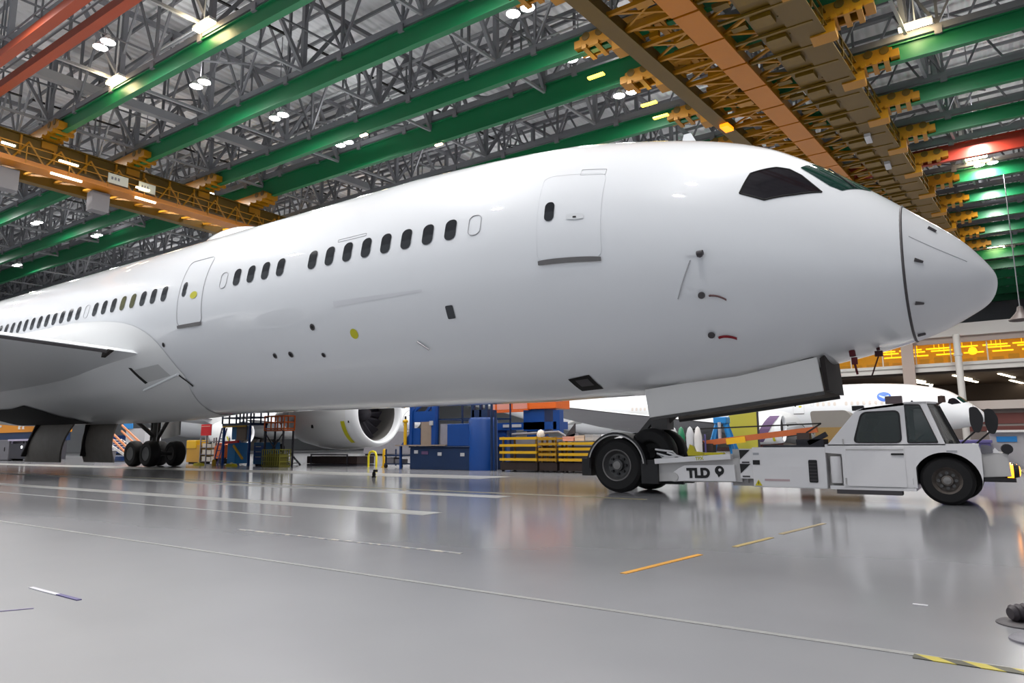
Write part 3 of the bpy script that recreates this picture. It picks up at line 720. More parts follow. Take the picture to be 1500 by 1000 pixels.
# driver behind the tinted glass
def skinned(name, joints, edges, m, parent=None, root=0, sub=2):
    me = bpy.data.meshes.new(name); me.from_pydata([j[:3] for j in joints], edges, []); me.materials.append(m)
    o = bpy.data.objects.new(name, me); COL.objects.link(o)
    if parent: o.parent = parent
    sk = o.modifiers.new('skin', 'SKIN'); sk.use_smooth_shade = True
    for i, j in enumerate(joints):
        r = j[3]; rx, ry = (r if isinstance(r, tuple) else (r, r)); me.skin_vertices[0].data[i].radius = (rx, ry); me.skin_vertices[0].data[i].use_root = (i == root)
    sb = o.modifiers.new('sub', 'SUBSURF'); sb.levels = sb.render_levels = sub
    return o
dx, dy, dz = -1.60, 13.06, .62
J = [(dx, dy, dz+.08, (.14, .13)), (dx-.03, dy, dz+.26, (.13, .12)), (dx-.02, dy, dz+.44, (.15, .12)), (dx, dy, dz+.53, (.07, .07)), (dx+.03, dy, dz+.60, .05),
     (dx+.05, dy, dz+.68, (.08, .08)), (dx+.05, dy, dz+.77, (.08, .075)),
     (dx, dy-.19, dz+.46, .055), (dx+.10, dy-.24, dz+.24, .045), (dx+.40, dy-.20, dz+.32, .036), (dx+.58, dy-.15, dz+.36, .03), (dx+.64, dy-.14, dz+.37, .028),
     (dx, dy+.19, dz+.46, .055), (dx+.10, dy+.24, dz+.24, .045), (dx+.40, dy+.20, dz+.32, .036), (dx+.58, dy+.15, dz+.36, .03), (dx+.64, dy+.14, dz+.37, .028),
     (dx+.08, dy-.1, dz+.05, .085), (dx+.42, dy-.12, dz+.05, .065), (dx+.50, dy-.12, dz-.28, .048), (dx+.62, dy-.12, dz-.31, .04),
     (dx+.08, dy+.1, dz+.05, .085), (dx+.42, dy+.12, dz+.05, .065), (dx+.50, dy+.12, dz-.28, .048), (dx+.62, dy+.12, dz-.31, .04)]
ED = [(0,1),(1,2),(2,3),(3,4),(4,5),(5,6),(2,7),(7,8),(8,9),(9,10),(10,11),(2,12),(12,13),(13,14),(14,15),(15,16),(0,17),(17,18),(18,19),(19,20),(0,21),(21,22),(22,23),(23,24)]
DRV = skinned('person', J, ED, CLOTH); tag(DRV, 'seated driver in a yellow-green vest holding the wheel behind the tug side window', 'person')
mb = MB(); mb.lathe([(.001, .105), (.05, .09), (.085, .04), (.09, -.02), (.08, -.07), (.05, -.11), (.001, -.12)], (dx+.06, dy, dz+.72), 'z', 18)
mb.tube([(dx+.14, dy, dz+.725), (dx+.165, dy, dz+.70)], .014, 6); mb.build('face', SKIN, DRV, smooth=80)
mb = MB(); mb.lathe([(.001, .135), (.06, .12), (.095, .06), (.098, .02)], (dx+.05, dy, dz+.73), 'z', 18); mb.box((dx+.16, dy, dz+.755), (.12, .14, .012)); mb.build('cap', CLOTH, DRV, smooth=60)
mb = MB(); mb.grid([[(dx-.02+.155*cos(2*pi*j/20), dy+.20*sin(2*pi*j/20)*k, z) for j in range(20)] for z, k in ((dz+.08, .95), (dz+.26, .95), (dz+.42, 1.05), (dz+.53, .7))], closed=True); mb.build('vest', HIVIS, DRV, smooth=60)
for s in (-1, 1):
    for f in range(4):
        mb = MB(); x, y, z = dx+.64, dy+s*.14, dz+.37
        mb.tube([(x, y+(f-1.5)*.019, z), (x+.05-.004*abs(f-1), y+(f-1.5)*.02, z+.012), (x+.065, y+(f-1.5)*.02, z-.02), (x+.045, y+(f-1.5)*.02, z-.035)], [.009, .009, .008, .007], 6); mb.build('finger', SKIN, DRV, smooth=60)
    mb = MB(); mb.tube([(x-.01, y-s*.02, z), (x+.02, y-s*.05, z+.005), (x+.05, y-s*.05, z-.01)], [.011, .01, .008], 6); mb.build('thumb', SKIN, DRV, smooth=60)

# ------------------------------------------------------------------ the hall: floor, roof, walls
def floor_mat():
    m = bpy.data.materials.new('polished concrete floor'); m.use_nodes = True; nt = m.node_tree; b = nt.nodes['Principled BSDF']
    tc = nt.nodes.new('ShaderNodeTexCoord')
    n1 = nt.nodes.new('ShaderNodeTexNoise'); n1.inputs['Scale'].default_value = .3; n1.inputs['Detail'].default_value = 2
    n2 = nt.nodes.new('ShaderNodeTexNoise'); n2.inputs['Scale'].default_value = 1.1; n2.inputs['Detail'].default_value = 2
    cr = nt.nodes.new('ShaderNodeValToRGB'); cr.color_ramp.elements[0].color = lin(FLOOR_A); cr.color_ramp.elements[1].color = lin(FLOOR_B); cr.color_ramp.elements[0].position = .3; cr.color_ramp.elements[1].position = .7
    mx = nt.nodes.new('ShaderNodeMix'); mx.data_type = 'FLOAT'; mx.inputs[0].default_value = .35
    for n in (n1, n2): nt.links.new(tc.outputs['Object'], n.inputs['Vector'])
    nt.links.new(n1.outputs['Fac'], mx.inputs[2]); nt.links.new(n2.outputs['Fac'], mx.inputs[3]); nt.links.new(mx.outputs[0], cr.inputs[0]); nt.links.new(cr.outputs[0], b.inputs['Base Color'])
    sx = nt.nodes.new('ShaderNodeSeparateXYZ'); nt.links.new(tc.outputs['Object'], sx.inputs[0])
    mr = nt.nodes.new('ShaderNodeMapRange'); mr.inputs[1].default_value = 2.2; mr.inputs[2].default_value = 5.5; mr.inputs[3].default_value = FLOOR_R[1]; mr.inputs[4].default_value = FLOOR_R[0]
    nt.links.new(sx.outputs[1], mr.inputs[0]); nt.links.new(mr.outputs[0], b.inputs['Roughness'])
    b.inputs['Specular IOR Level'].default_value = .5
    return m
FLOOR_A, FLOOR_B, FLOOR_R = '#828285', '#919194', (.14, .40)
X0, X1, Y0, Y1 = -150, 16, -14, 128
mb = MB(); mb.rng(X0, X1, Y0, Y1, -.12, 0); struct(mb.build('floor', floor_mat()))
def ceil_mat():
    m = mat('roof deck', '#dadbde', .7, noise=.1, nscale=.2); nt = m.node_tree; b = nt.nodes['Principled BSDF']
    tc = nt.nodes.new('ShaderNodeTexCoord'); wv = nt.nodes.new('ShaderNodeTexWave'); wv.inputs['Scale'].default_value = .55; wv.bands_direction = 'X'
    bp = nt.nodes.new('ShaderNodeBump'); bp.inputs['Strength'].default_value = .7; bp.inputs['Distance'].default_value = .15
    nt.links.new(tc.outputs['Object'], wv.inputs['Vector']); nt.links.new(wv.outputs['Fac'], bp.inputs['Height']); nt.links.new(bp.outputs[0], b.inputs['Normal']); return m
mb = MB(); mb.rng(X0, X1, Y0, Y1, 27.2, 27.5); struct(mb.build('ceiling', ceil_mat()))
WALLM = mat('pale wall cladding', '#a9abb0', .7, noise=.08, nscale=.3)
mb = MB(); mb.rng(X0-.3, X0, Y0, Y1, 0, 27.5); struct(mb.build('wall_left', WALLM))
mb = MB(); mb.rng(X0, X1, Y1, Y1+.3, 0, 27.5); struct(mb.build('wall_back', WALLM))
mb = MB(); mb.rng(X1, X1+.3, Y0, Y1, 0, 27.5); struct(mb.build('wall_right', WALLM))  # unseen wall, added to keep the right side of the nose darker
mb = MB(); mb.rng(-60, 16, 126.9, 127.9, 0, 4.6); mb.rng(-60, 16, 126.7, 127.9, 5.2, 5.8); struct(mb.build('trim_1', BRICK))
KX, KY = .0178, .10             # the hall's grid is turned a little against the airplane
def hp(x, y, z): return (x, y+KX*x, z)
# floor marks
def mark(name, pts, m, label, cat='marking', z=.004):
    mb = MB(); mb.plate(pts, .0, z, plane='xy'); o = mb.build(name, m); return tag(o, label, cat)
LINEW = mat('pale floor stripe', '#a5a4a1', .3, noise=.12, nscale=3)
LINEJ = mat('floor joint filler', '#979694', .35, noise=.15, nscale=6)
TAPEY = mat('worn yellow tape', '#c98f2a', .5, noise=.35, nscale=14)
def fstrip(n, y, w, m, x0=-150, x1=15):
    mb = MB(); mb.plate([(x0, y-w/2), (x1, y-w/2), (x1, y+w/2), (x0, y+w/2)], -.01, .003, plane='xy'); struct(mb.build('floor_line', m))
fstrip(1, 3.8, .045, LINEJ); fstrip(2, 7.55, .42, LINEW, -150, -6.6); fstrip(3, 10.6, .5, LINEW, -150, -7.5); fstrip(4, 11.4, .12, mat('yellowish lane line', '#8f8664', .4), -150, -5)
fstrip(5, 6.2, .07, LINEJ, -150, -8); fstrip(6, 16.5, 1.6, LINEW, -150, -12)
for i, (x, y, L_) in enumerate(((-2.26, 5.48, 1.20), (-1.98, 7.1, .85), (-1.8, 8.5, 1.3))):
    mb = MB(); mb.box((x, y, .002), (.055, L_, .004), rz=R(-9)); tag(mb.build('floor_tape', (TAPEY, mat('faded yellow tape', '#a8925c', .5), mat('very faded tape', '#a09070', .5))[i]), ('worn bright yellow tape strip on the floor, nearest the camera of a broken line', 'faded yellow tape strip on the floor, middle piece of the broken line', 'faintest yellow tape strip on the floor, nearest the tug')[i], 'tape')
mb = MB(); mb.box((-5.42, 2.172, .003), (.42, .03, .006)); o = mb.build('floor_tape', mat('white tape', '#d8d6dc', .4)); tag(o, 'short tape strip on the floor, half white and half purple', 'tape')
mb = MB(); mb.box((-5.06, 2.178, .003), (.30, .03, .006)); mb.build('purple_end', PURP, o)
o['label'] = 'short tape strip on the floor, half white and half purple'
mb = MB(); mb.box((-4.95, 1.84, .002), (.18, .014, .004), rz=R(60)); tag(mb.build('floor_tape', mat('pale purple scrap', '#8a80a4', .5)), 'thin pale purple scrap of tape on the floor beside the white and purple strip', 'tape')
def dashed_mat():
    m = mat('dashed residue', '#9a9998', .4); nt = m.node_tree; b = nt.nodes['Principled BSDF']
    tc = nt.nodes.new('ShaderNodeTexCoord'); n = nt.nodes.new('ShaderNodeTexNoise'); n.inputs['Scale'].default_value = 9
    cr = nt.nodes.new('ShaderNodeValToRGB'); cr.color_ramp.elements[0].color = lin('#86868a'); cr.color_ramp.elements[0].position = .5; cr.color_ramp.elements[1].color = lin('#c8c0b4'); cr.color_ramp.elements[1].position = .6
    nt.links.new(tc.outputs['Object'], n.inputs['Vector']); nt.links.new(n.outputs['Fac'], cr.inputs[0]); nt.links.new(cr.outputs[0], b.inputs['Base Color']); return m
mb = MB(); mb.box((-5.7, 4.98, .002), (3.4, .05, .004)); tag(mb.build('floor_tape', dashed_mat()), 'long patchy pale line of tape residue across the empty floor', 'tape')
def hazard_mat():
    m = mat('hazard tape', '#c9b83a', .5); nt = m.node_tree; b = nt.nodes['Principled BSDF']
    tc = nt.nodes.new('ShaderNodeTexCoord'); wv = nt.nodes.new('ShaderNodeTexWave'); wv.inputs['Scale'].default_value = 3.5; wv.bands_direction = 'DIAGONAL'
    cr = nt.nodes.new('ShaderNodeValToRGB'); cr.color_ramp.elements[0].color = lin('#4c4a3c'); cr.color_ramp.elements[0].position = .45; cr.color_ramp.elements[1].color = lin('#b8a83e'); cr.color_ramp.elements[1].position = .55
    nt.links.new(tc.outputs['Object'], wv.inputs['Vector']); nt.links.new(wv.outputs['Fac'], cr.inputs[0]); nt.links.new(cr.outputs[0], b.inputs['Base Color']); return m
mb = MB(); mb.box((.4, 3.77, .002), (1.52, .07, .004)); tag(mb.build('floor_tape', hazard_mat()), 'yellow and black hazard tape on the floor nearest the camera', 'tape')
mb = MB(); mb.box((-.41, 4.94, .002), (.08, .03, .003)); tag(mb.build('floor_tape', mat('white scrap', '#c8c6ca', .4)), 'tiny white scrap of tape alone on the floor', 'tape')

# small things lying on the floor
t = thing('floor_plug', 'dark ribbed cable coupling lying on a flat disc on the floor', 'coupling', (.075, 4.72, 0))
mb = MB(); mb.lathe([(.001, .015), (.10, .015), (.115, .006), (.115, 0), (.001, 0)], (.075, 4.72, 0), 'z', 24); mb.build('disc', SEAM, t, smooth=40)
mb = MB()
a = Vector((.03, 4.70, .055)); b = Vector((.14, 4.78, .065)); mb.tube([a+(b-a)*i/8 for i in range(9)], [.03, .045, .038, .047, .039, .047, .039, .046, .03], 14); mb.build('ribbed_body', mat('dark ribbed rubber', '#332c30', .5), t, smooth=30)
t = thing('floor_plug', 'second flat grey disc half out of frame below the ribbed coupling', 'disc', (.11, 4.36, 0))
mb = MB(); mb.lathe([(.001, .02), (.085, .02), (.10, .01), (.10, 0), (.001, 0)], (.11, 4.36, 0), 'z', 24); mb.build('disc', GREYM, t, smooth=40)
mb = MB(); mb.lathe([(.001, .0), (.07, 0), (.05, .06), (.06, .10), (.04, .17), (.001, .18)], (-15.5, 15.0, 0), 'z', 12); mb.box((-15.44, 15.0, .2), (.12, .08, .07)); tag(mb.build('floor_marker', DARK, smooth=40), 'small black knobbly object standing alone on the floor below the engine', 'marker')

# ------------------------------------------------------------------ crane beams under the roof
BEAMS = [(18.0, 20.58, 21.5, 'g'), (23.25, 20.5, 21.6, 'g'), (28.6, 20.5, 21.5, 'g'), (33.0, 20.9, 22.4, 'g'), (38.5, 20.5, 21.5, 'g'), (44.1, 20.5, 21.5, 'g'), (49.45, 20.5, 21.4, 'g'), (54.7, 20.4, 21.6, 'r'),
         (60.2, 20.5, 21.5, 'g'), (65.8, 20.5, 21.5, 'g'), (71.4, 20.5, 21.5, 'g'), (77, 20.5, 21.5, 'g'), (82.6, 20.5, 21.5, 'g'), (88.2, 20.5, 21.5, 'g'), (93.8, 20.5, 21.5, 'g'), (99.4, 20.5, 21.5, 'g'), (105, 20.5, 21.5, 'g'), (110.6, 20.5, 21.5, 'g'), (116.2, 20.5, 21.5, 'g')]
gi = 0
for i, (y, z0, z1, c) in enumerate(BEAMS):
    a, b = X0+8, X1-1
    mb = MB(); w = .34
    for (za, zb, ww) in ((z0, z0+.07, w), (z1-.07, z1, w), (z0+.07, z1-.07, .12)):
        mb.add([hp(a, y-ww/2, za), hp(b, y-ww/2, za), hp(b, y+ww/2, za), hp(a, y+ww/2, za), hp(a, y-ww/2, zb), hp(b, y-ww/2, zb), hp(b, y+ww/2, zb), hp(a, y+ww/2, zb)],
               [(0,3,2,1),(4,5,6,7),(0,1,5,4),(1,2,6,5),(2,3,7,6),(3,0,4,7)])
    if c == 'r': o = mb.build('crane_runway', REDB); lab = 'dark red crane beam, the only red one running among the green beams'
    else:
        gi += 1; o = mb.build('crane_runway', GREEN)
        lab = {4: 'deepest green crane beam, running just above the airliner roofline'}.get(gi, f'long green crane beam under the roof, {ORD[gi-1]} of its colour counting from the camera')
    tag(o, lab, 'beam', 'crane beams under the roof')
    # grey carrier girder and hangers above each beam
    mb = MB()
    mb.bar(hp(a, y, z1+.32), hp(b, y, z1+.32), .26, .34)
    x = -138
    while x < 12:
        mb.bar(hp(x, y, z1+.4), hp(x, y, 26.6), .14, .14, 1); mb.box(hp(x, y, z1+.1), (.34, .4, .4), m=2)
        mb.bar(hp(x, y, z1+.5), hp(x+2.22, y, 26.5), .12, .12, 0); mb.bar(hp(x+4.45, y, z1+.5), hp(x+2.22, y, 26.5), .12, .12, 1)
        x += 4.45
    mb.bar(hp(a, y, 26.5), hp(b, y, 26.5), .22, .26)
    struct(mb.build('carrier_beam', [TRUSS, TRUSSD, GREYM]))
for k, (y, lab) in enumerate(((12.5, 'orange red crane beam, nearer the camera of the two that run side by side'), (13.75, 'orange red crane beam, the one next to the green beams, of two side by side'))):
    mb = MB(); a, b = X0+8, X1-1
    mb.bar(hp(a, y, 21.0), hp(b, y, 21.0), .30, .5); mb.bar(hp(a, y, 20.72), hp(b, y, 20.72), .45, .07); tag(mb.build('crane_runway', ORNG), lab, 'beam', 'crane beams under the roof')
    mb = MB()
    for q in (-.32, .32): mb.bar(hp(a, y+q, 21.45), hp(b, y+q, 21.45), .06, .06)
    x = -138
    while x < 10: mb.bar(hp(x, y, 21.2), hp(x, y, 26.6), .08, .08); mb.bar(hp(x, y-.32, 21.45), hp(x, y+.32, 21.45), .05); x += 4.45
    struct(mb.build('conductor_rail_beam', TRUSSD))
# cross trusses (pale bottom tie, grey web)
yy0, yy1 = 6, 118
def hq(xb, y, z): return (xb+KY*(y-16), y, z)
for k in range(-13, 3):
    xb = -3.7+8.95*k
    mb = MB()
    mb.bar(hq(xb, yy0, 21.95), hq(xb, yy1, 21.95), .15, .16, 1)
    mb.bar(hq(xb, yy0, 26.3), hq(xb, yy1, 26.3), .26, .26, 0)
    ys = [b[0] for b in BEAMS]
    ys = [12.7]+ys
    for j in range(len(ys)-1):
        ya, yb = ys[j]+KX*xb, ys[j+1]+KX*xb
        mb.bar(hq(xb, ya, 22.0), hq(xb, ya, 26.3), .26, .26, 0); ym = (ya+yb)/2
        mb.bar(hq(xb, ya, 22.0), hq(xb, ym, 26.2), .22, .2, 0); mb.bar(hq(xb, yb, 22.0), hq(xb, ym, 26.2), .22, .2, 0)
        mb.bar(hq(xb, ym, 22.0), hq(xb, ym, 26.2), .08, .08, 2)
        mb.bar(hq(xb+.4, ya, 24.2), hq(xb+.4, yb, 24.2), .09, .09, 2)
    struct(mb.build('cross_beam', [TRUSS, TRUSSL, TRUSSD]))
mb = MB(); y = 4
while y < 112:
    mb.bar((X0+2, y, 26.75), (X1-1, y, 26.75), .12, .22); y += 1.85
struct(mb.build('purlin_beam', TRUSS))
mb = MB(); x = -140; k = 0
while x < 12:
    for y in range(8, 96, 11):
        z = 23.6+((k*7+y) % 5)*.5
        mb.bar((x, y, z), (x+4.4, y+(5.5 if k % 2 else -5.5), z+.6), .09, .09)
    x += 4.45; k += 1
struct(mb.build('bracing_beam', TRUSSD))
mb = MB()
for y in (15.3, 16.1, 19.6, 25.9, 31.5, 36): mb.tube([hp(-140, y, 24.4), hp(14, y, 24.4)], .06, 6)
for y in (20.6, 30.3, 41): mb.tube([hp(-140, y, 25.4), hp(14, y, 25.4)], .10, 6)
struct(mb.build('pipe_beam', TRUSSL))
mb = MB()
for xb in (-51.2, -31.5, -71): 
    for j in range(14):
        y = 8+j*3.0; mb.bar(hq(xb, y, 24.3), hq(xb, y+2.4, 24.3), .14, .10)
struct(mb.build('cable_tray_beam', DARK))
mb = MB()
for xb in (-44.5, -62):
    mb.bar(hq(xb, 10, 23.2), hq(xb, 90, 23.2), .5, .55)
struct(mb.build('duct_beam', TRUSSL))

# twin round lamps
def lamp_spot(r, i): 
    y = 14.56+4.99*i; x_ = LX[r]*.883
    for b in BEAMS:
        d = y-(b[0]+KX*x_)
        if abs(d) < .75: y += .8-d if d >= 0 else -.8-d
    return (LX[r]*.883+.075*(y-14.56), y)
LX = [-1.6, -19.3, -39.9, -58.5, -79.8, -101]
ROWN = ['row past the nose-side crane', 'row beside the nose-side crane', 'row midway between both cranes', 'row past the sign-plate crane', 'second row past the sign-plate crane', 'farthest row']
VIS = {0: [5, 7, 9], 1: [2, 3, 4], 2: [0, 1, 2, 3], 3: [0, 1, 2, 3], 4: [2, 3], 5: [3]}
proto = None; LAMP_SPOTS = []
for r in range(6):
    for i in range(-3, 16):
        x, y = lamp_spot(r, i); LAMP_SPOTS.append((x, y))
        if i in VIS[r]:
            n = VIS[r].index(i)
            if proto is None:
                L_ = thing('ceiling_lamp', '', 'lamp', (x, y, 21.3)); proto = L_
                for s in (-1, 1):
                    mb = MB(); mb.lathe([(.001, .38), (.09, .38), (.15, .28), (.35, .02), (.35, 0), (.32, .02)], (s*.41+x, y, 21.3), 'z', 20); sh = mb.build('lamp_shade', LAMPC, L_, smooth=40)
                    mb = MB(); mb.lathe([(.001, -.07), (.15, -.055), (.27, -.02), (.33, .03)], (s*.41+x, y, 21.3), 'z', 20); mb.build('lamp_lens', LAMP, sh)
                mb = MB(); mb.bar((x-.46, y, 21.70), (x+.46, y, 21.70), .07, .05); mb.tube([(x, y, 21.70), (x, y, 26.7)], .03, 6); mb.build('hanger', GREYM, L_)
            else: L_ = copy_tree(proto); L_.location = (x, y, 21.3)
            L_['label'] = f'twin round ceiling lamp, {ORD[n]} from the camera in the {ROWN[r]}' if len(VIS[r]) > 1 else f'twin round ceiling lamp seen alone in the {ROWN[r]}'
            L_['group'] = 'twin ceiling lamps'
# warm floodlights clipped to beams, lighting the green paint
FLOODS = [(-30.3, 17.0, 21.75, 'warm floodlight on the nearest green beam, midway between both cranes'), (-39.3, 17.0, 21.75, 'warm floodlight on the nearest green beam, close to the sign-plate crane'), (-1.0, 37.9, 21.9, 'large warm floodlight glowing above a green beam past the nose-side crane'),
          (1.35, 59.7, 22.0, 'warm floodlight glowing just below the lone red beam'), (2.9, 87.6, 21.6, 'small distant floodlight on a green beam level with the nose tip')]
for i, (x, y, z, lab) in enumerate(FLOODS):
    t = thing('floodlight', lab, 'lamp', (x, y, z), 'warm floodlights on the beams')
    mb = MB(); mb.rng(x-.75, x+.75, y-.2, y+.2, z+.08, z+.22); mb.rng(x-.03, x+.03, y-.03, y+.03, z+.2, z+4.9); mb.build('housing', LAMPC, t)
    mb = MB(); mb.rng(x-.73, x+.73, y-.19, y+.19, z, z+.08); mb.build('lens', LAMPW, t)
for i, (x, y, z, lab) in enumerate(((-30.6, 28.05, 20.4, 'small warm strip lamp hanging under the third green beam'), (-28.2, 32.5, 20.8, 'warm strip lamp just over the airliner roofline, under the deepest green beam'))):
    t = thing('floodlight', lab, 'lamp', (x, y, z), 'warm floodlights on the beams')
    mb = MB(); mb.rng(x-.28, x+.28, y-.07, y+.07, z-.06, z); mb.build('lens', LAMPW, t); mb = MB(); mb.rng(x-.3, x+.3, y-.1, y+.1, z, z+.06); mb.rng(x-.03, x+.03, y, y+.3, z+.05, z+.15); mb.build('housing', LAMPC, t)

# ------------------------------------------------------------------ yellow bridge cranes
def end_truck(parent, x, y, z1, hx=2.6):
    mb = MB(); b_ = z1
    for s in (-1, 1):
        mb.plate([(x-hx, b_-.95), (x-hx+.3, b_-1.2), (x+hx-.3, b_-1.2), (x+hx, b_-.95), (x+hx, b_-.55), (x+hx-.5, b_-.45), (x-hx+.5, b_-.45), (x-hx, b_-.55)], y+s*.42-.07, y+s*.42+.07)
    for k in range(7):
        q = x-hx+.3+k*(2*hx-.6)/6; mb.rng(q-.12, q+.12, y-.62, y+.62, z1-1.3, z1-1.1)
    mb.rng(x-.55, x+.55, y-.45, y+.45, z1-1.85, z1-1.15)
    for s in (-1, 1): mb.rng(x+s*(hx+.1)-.2, x+s*(hx+.1)+.2, y-.5, y+.5, z1-1.1, z1-.7)
    e = mb.build('end_truck', CRANE, parent)
    for q in (x-hx+.35, x-hx+1.1, x+hx-1.1, x+hx-.35):
        mb = MB(); mb.lathe([(.001, -.52), (.22, -.52), (.24, -.2), (.24, .2), (.22, .52), (.001, .52)], (q, y, z1-.62), 'y', 12); mb.build('truck_wheel', CRANED, e, smooth=40)
    return e
C1 = thing('bridge_crane', 'yellow single-girder bridge crane under the green beams, carrying two white sign plates', 'crane', (-48.5, 20, 19))
y0, y1 = 6, 62
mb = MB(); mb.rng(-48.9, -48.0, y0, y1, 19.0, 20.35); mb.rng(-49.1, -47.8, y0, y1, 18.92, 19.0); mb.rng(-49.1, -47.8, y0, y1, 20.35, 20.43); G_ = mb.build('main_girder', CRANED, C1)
y = y0
while y < y1: mb = MB(); mb.rng(-47.98, -47.86, y, y+.12, 19.0, 20.35); mb.build('girder_rib', CRANE, G_); y += 1.9
mb = MB(); mb.rng(-47.8, -47.0, y0, y1, 18.15, 18.5); mb.rng(-47.8, -46.6, y0, y1, 18.05, 18.15); mb.build('lower_beam', CRANE2, C1)
mb = MB(); mb.rng(-51.2, -50.6, y0, y1, 18.4, 19.3); mb.build('rear_girder', CRANED, C1)
mb = MB(); y = y0
while y < y1-2:
    mb.bar((-47.4, y, 18.5), (-47.6, y+.9, 19.9), .1, .1); mb.bar((-47.4, y+1.8, 18.5), (-47.6, y+.9, 19.9), .1, .1); mb.bar((-50.7, y, 18.8), (-47.8, y+1.8, 18.4), .12, .12); mb.bar((-50.7, y, 18.8), (-47.8, y, 18.4), .14, .14); y += 1.8
mb.build('walkway_lattice', CRANE, C1)
mb = MB(); mb.rng(-47.0, -46.95, y0, y1, 19.35, 19.4); mb.rng(-47.0, -46.95, y0, y1, 18.9, 18.95); y = y0
while y < y1: mb.rng(-47.0, -46.95, y, y+.05, 18.15, 19.4); y += 2.4
mb.build('handrail', CRANE, C1)
for (y, z0, z1, c) in BEAMS[:7]: end_truck(C1, -48.4, y+KX*-48.4, 21.75)
for (y, wd, z) in ((21.0, 1.3, 18.9), (22.95, 1.15, 18.95)):
    mb = MB(); mb.rng(-46.93, -46.86, y-wd/2, y+wd/2, z-.33, z+.33); p_ = mb.build('sign_plate', mat('off white plate', '#c9c7b8', .5), C1)
    mb = MB()
    for j in range(3): mb.rng(-46.86, -46.855, y-wd*.35+j*wd*.16, y-wd*.25+j*wd*.16, z-.08, z+.12)
    mb.build('sign_marks', GREYM, p_)
for (ya, yb, z) in ((17.3, 18.4, 18.95), (22.1, 23.0, 18.72), (16.9, 18.7, 17.98), (22.1, 23.5, 17.98), (14.2, 14.9, 19.0)):
    mb = MB(); mb.rng(-46.75, -46.6, ya, yb, z-.05, z+.05); mb.build('tube_lamp', mat('crane tube lamp', '#fff2c8', .4, emit=5), C1)
for (y, z) in ((20.3, 17.2), (15.0, 17.1)):
    mb = MB(); mb.rng(-48.3, -47.5, y-.55, y+.55, z-.55, z+.75); mb.build('counterweight_box', mat('grey counterweight', '#6f6d70', .6), C1)

C2 = thing('bridge_crane', 'broad yellow multi-girder bridge crane hanging above the airliner nose', 'crane', (-9, 38, 20))
y0, y1 = 8, 100
def sk(x, y, z): return (x+.095*(y-26), y, z)
def skbox(mb, xa, xb, ya, yb, za, zb, m=0):
    vs = [sk(xa, ya, za), sk(xb, ya, za), sk(xb, yb, za), sk(xa, yb, za), sk(xa, ya, zb), sk(xb, ya, zb), sk(xb, yb, zb), sk(xa, yb, zb)]
    mb.add(vs, [(0,3,2,1),(4,5,6,7),(0,1,5,4),(1,2,6,5),(2,3,7,6),(3,0,4,7)], m)
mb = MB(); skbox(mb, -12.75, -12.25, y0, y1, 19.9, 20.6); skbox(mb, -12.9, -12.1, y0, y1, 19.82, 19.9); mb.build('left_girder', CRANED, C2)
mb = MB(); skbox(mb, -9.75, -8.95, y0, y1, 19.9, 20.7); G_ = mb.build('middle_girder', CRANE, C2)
mb = MB(); y = y0
while y < y1: skbox(mb, -9.95, -8.75, y, y+2.6, 19.80, 19.9); y += 2.75
mb.build('flange_plates', CRANE2, G_)
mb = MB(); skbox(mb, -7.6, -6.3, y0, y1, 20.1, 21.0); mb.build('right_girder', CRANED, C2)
mb = MB(); y = y0
while y < y1-2: skbox(mb, -8.7, -5.2, y, y+.14, 19.94, 20.06); skbox(mb, -7.4, -6.5, y+.5, y+1.3, 19.9, 20.1); skbox(mb, -6.2, -5.4, y+.9, y+1.7, 20.1, 20.5); skbox(mb, -8.5, -7.8, y+1.1, y+1.5, 20.2, 20.4); y += 2.1
mb.build('cable_tray_rib', mat('crane brown ochre', '#6a5000', .5, noise=.2), C2)
mb = MB(); y = y0; k = 0
while y < y1-2:
    for xa, xb in ((-12.3, -9.7),):
        mb.bar(sk(xa, y, 20.1), sk(xb, y, 20.1), .16, .2); mb.bar(sk(xa, y, 20.2), sk(xb, y+1.6, 20.2), .12, .12); 
        if k % 2: mb.bar(sk(xa, y+1.6, 20.2), sk(xb, y, 20.2), .1, .1)
    mb.bar(sk(-8.9, y, 20.3), sk(-7.5, y+.8, 20.3), .14, .14); mb.bar(sk(-8.9, y+1.6, 20.3), sk(-7.5, y+.8, 20.3), .14, .14)
    y += 1.6; k += 1
mb.build('bottom_lattice', CRANE, C2)
mb = MB(); y = y0
while y < y1-4:
    skbox(mb, -11.9, -10.3, y, y+.16, 20.35, 20.6); skbox(mb, -11.2, -10.9, y+.4, y+2.2, 20.4, 20.7); skbox(mb, -11.0, -10.2, y+2.0, y+2.5, 20.1, 20.5); skbox(mb, -11.75, -11.3, y+1.0, y+1.25, 20.2, 20.5); skbox(mb, -11.5, -10.0, y+3.1, y+3.3, 20.25, 20.45); y += 3.9
mb.build('hoist_trolley', CRANE, C2)
mb = MB(); y = y0
while y < y1-4: skbox(mb, -11.7, -10.4, y+2.6, y+3.05, 20.62, 20.7); y += 3.9
mb.build('grating', GREYM, C2)
mb = MB(); skbox(mb, -5.0, -4.92, y0, y1, 20.9, 20.98); skbox(mb, -5.0, -4.92, y0, y1, 20.3, 20.36); skbox(mb, -6.3, -5.0, y0, y1, 19.98, 20.06); y = y0
while y < y1: skbox(mb, -5.0, -4.92, y, y+.08, 20.0, 20.95); skbox(mb, -6.4, -5.0, y, y+.1, 20.06, 20.2); y += 1.7
mb.build('walkway', CRANED, C2)
for (y, z0, z1, c) in BEAMS[1:13]:
    xx = -12.9+.095*(y-26); end_truck(C2, xx, y+KX*xx, 21.75, 2.3)
    xx = -5.2+.095*(y-26); end_truck(C2, xx, y+KX*xx, 21.75, 1.9)
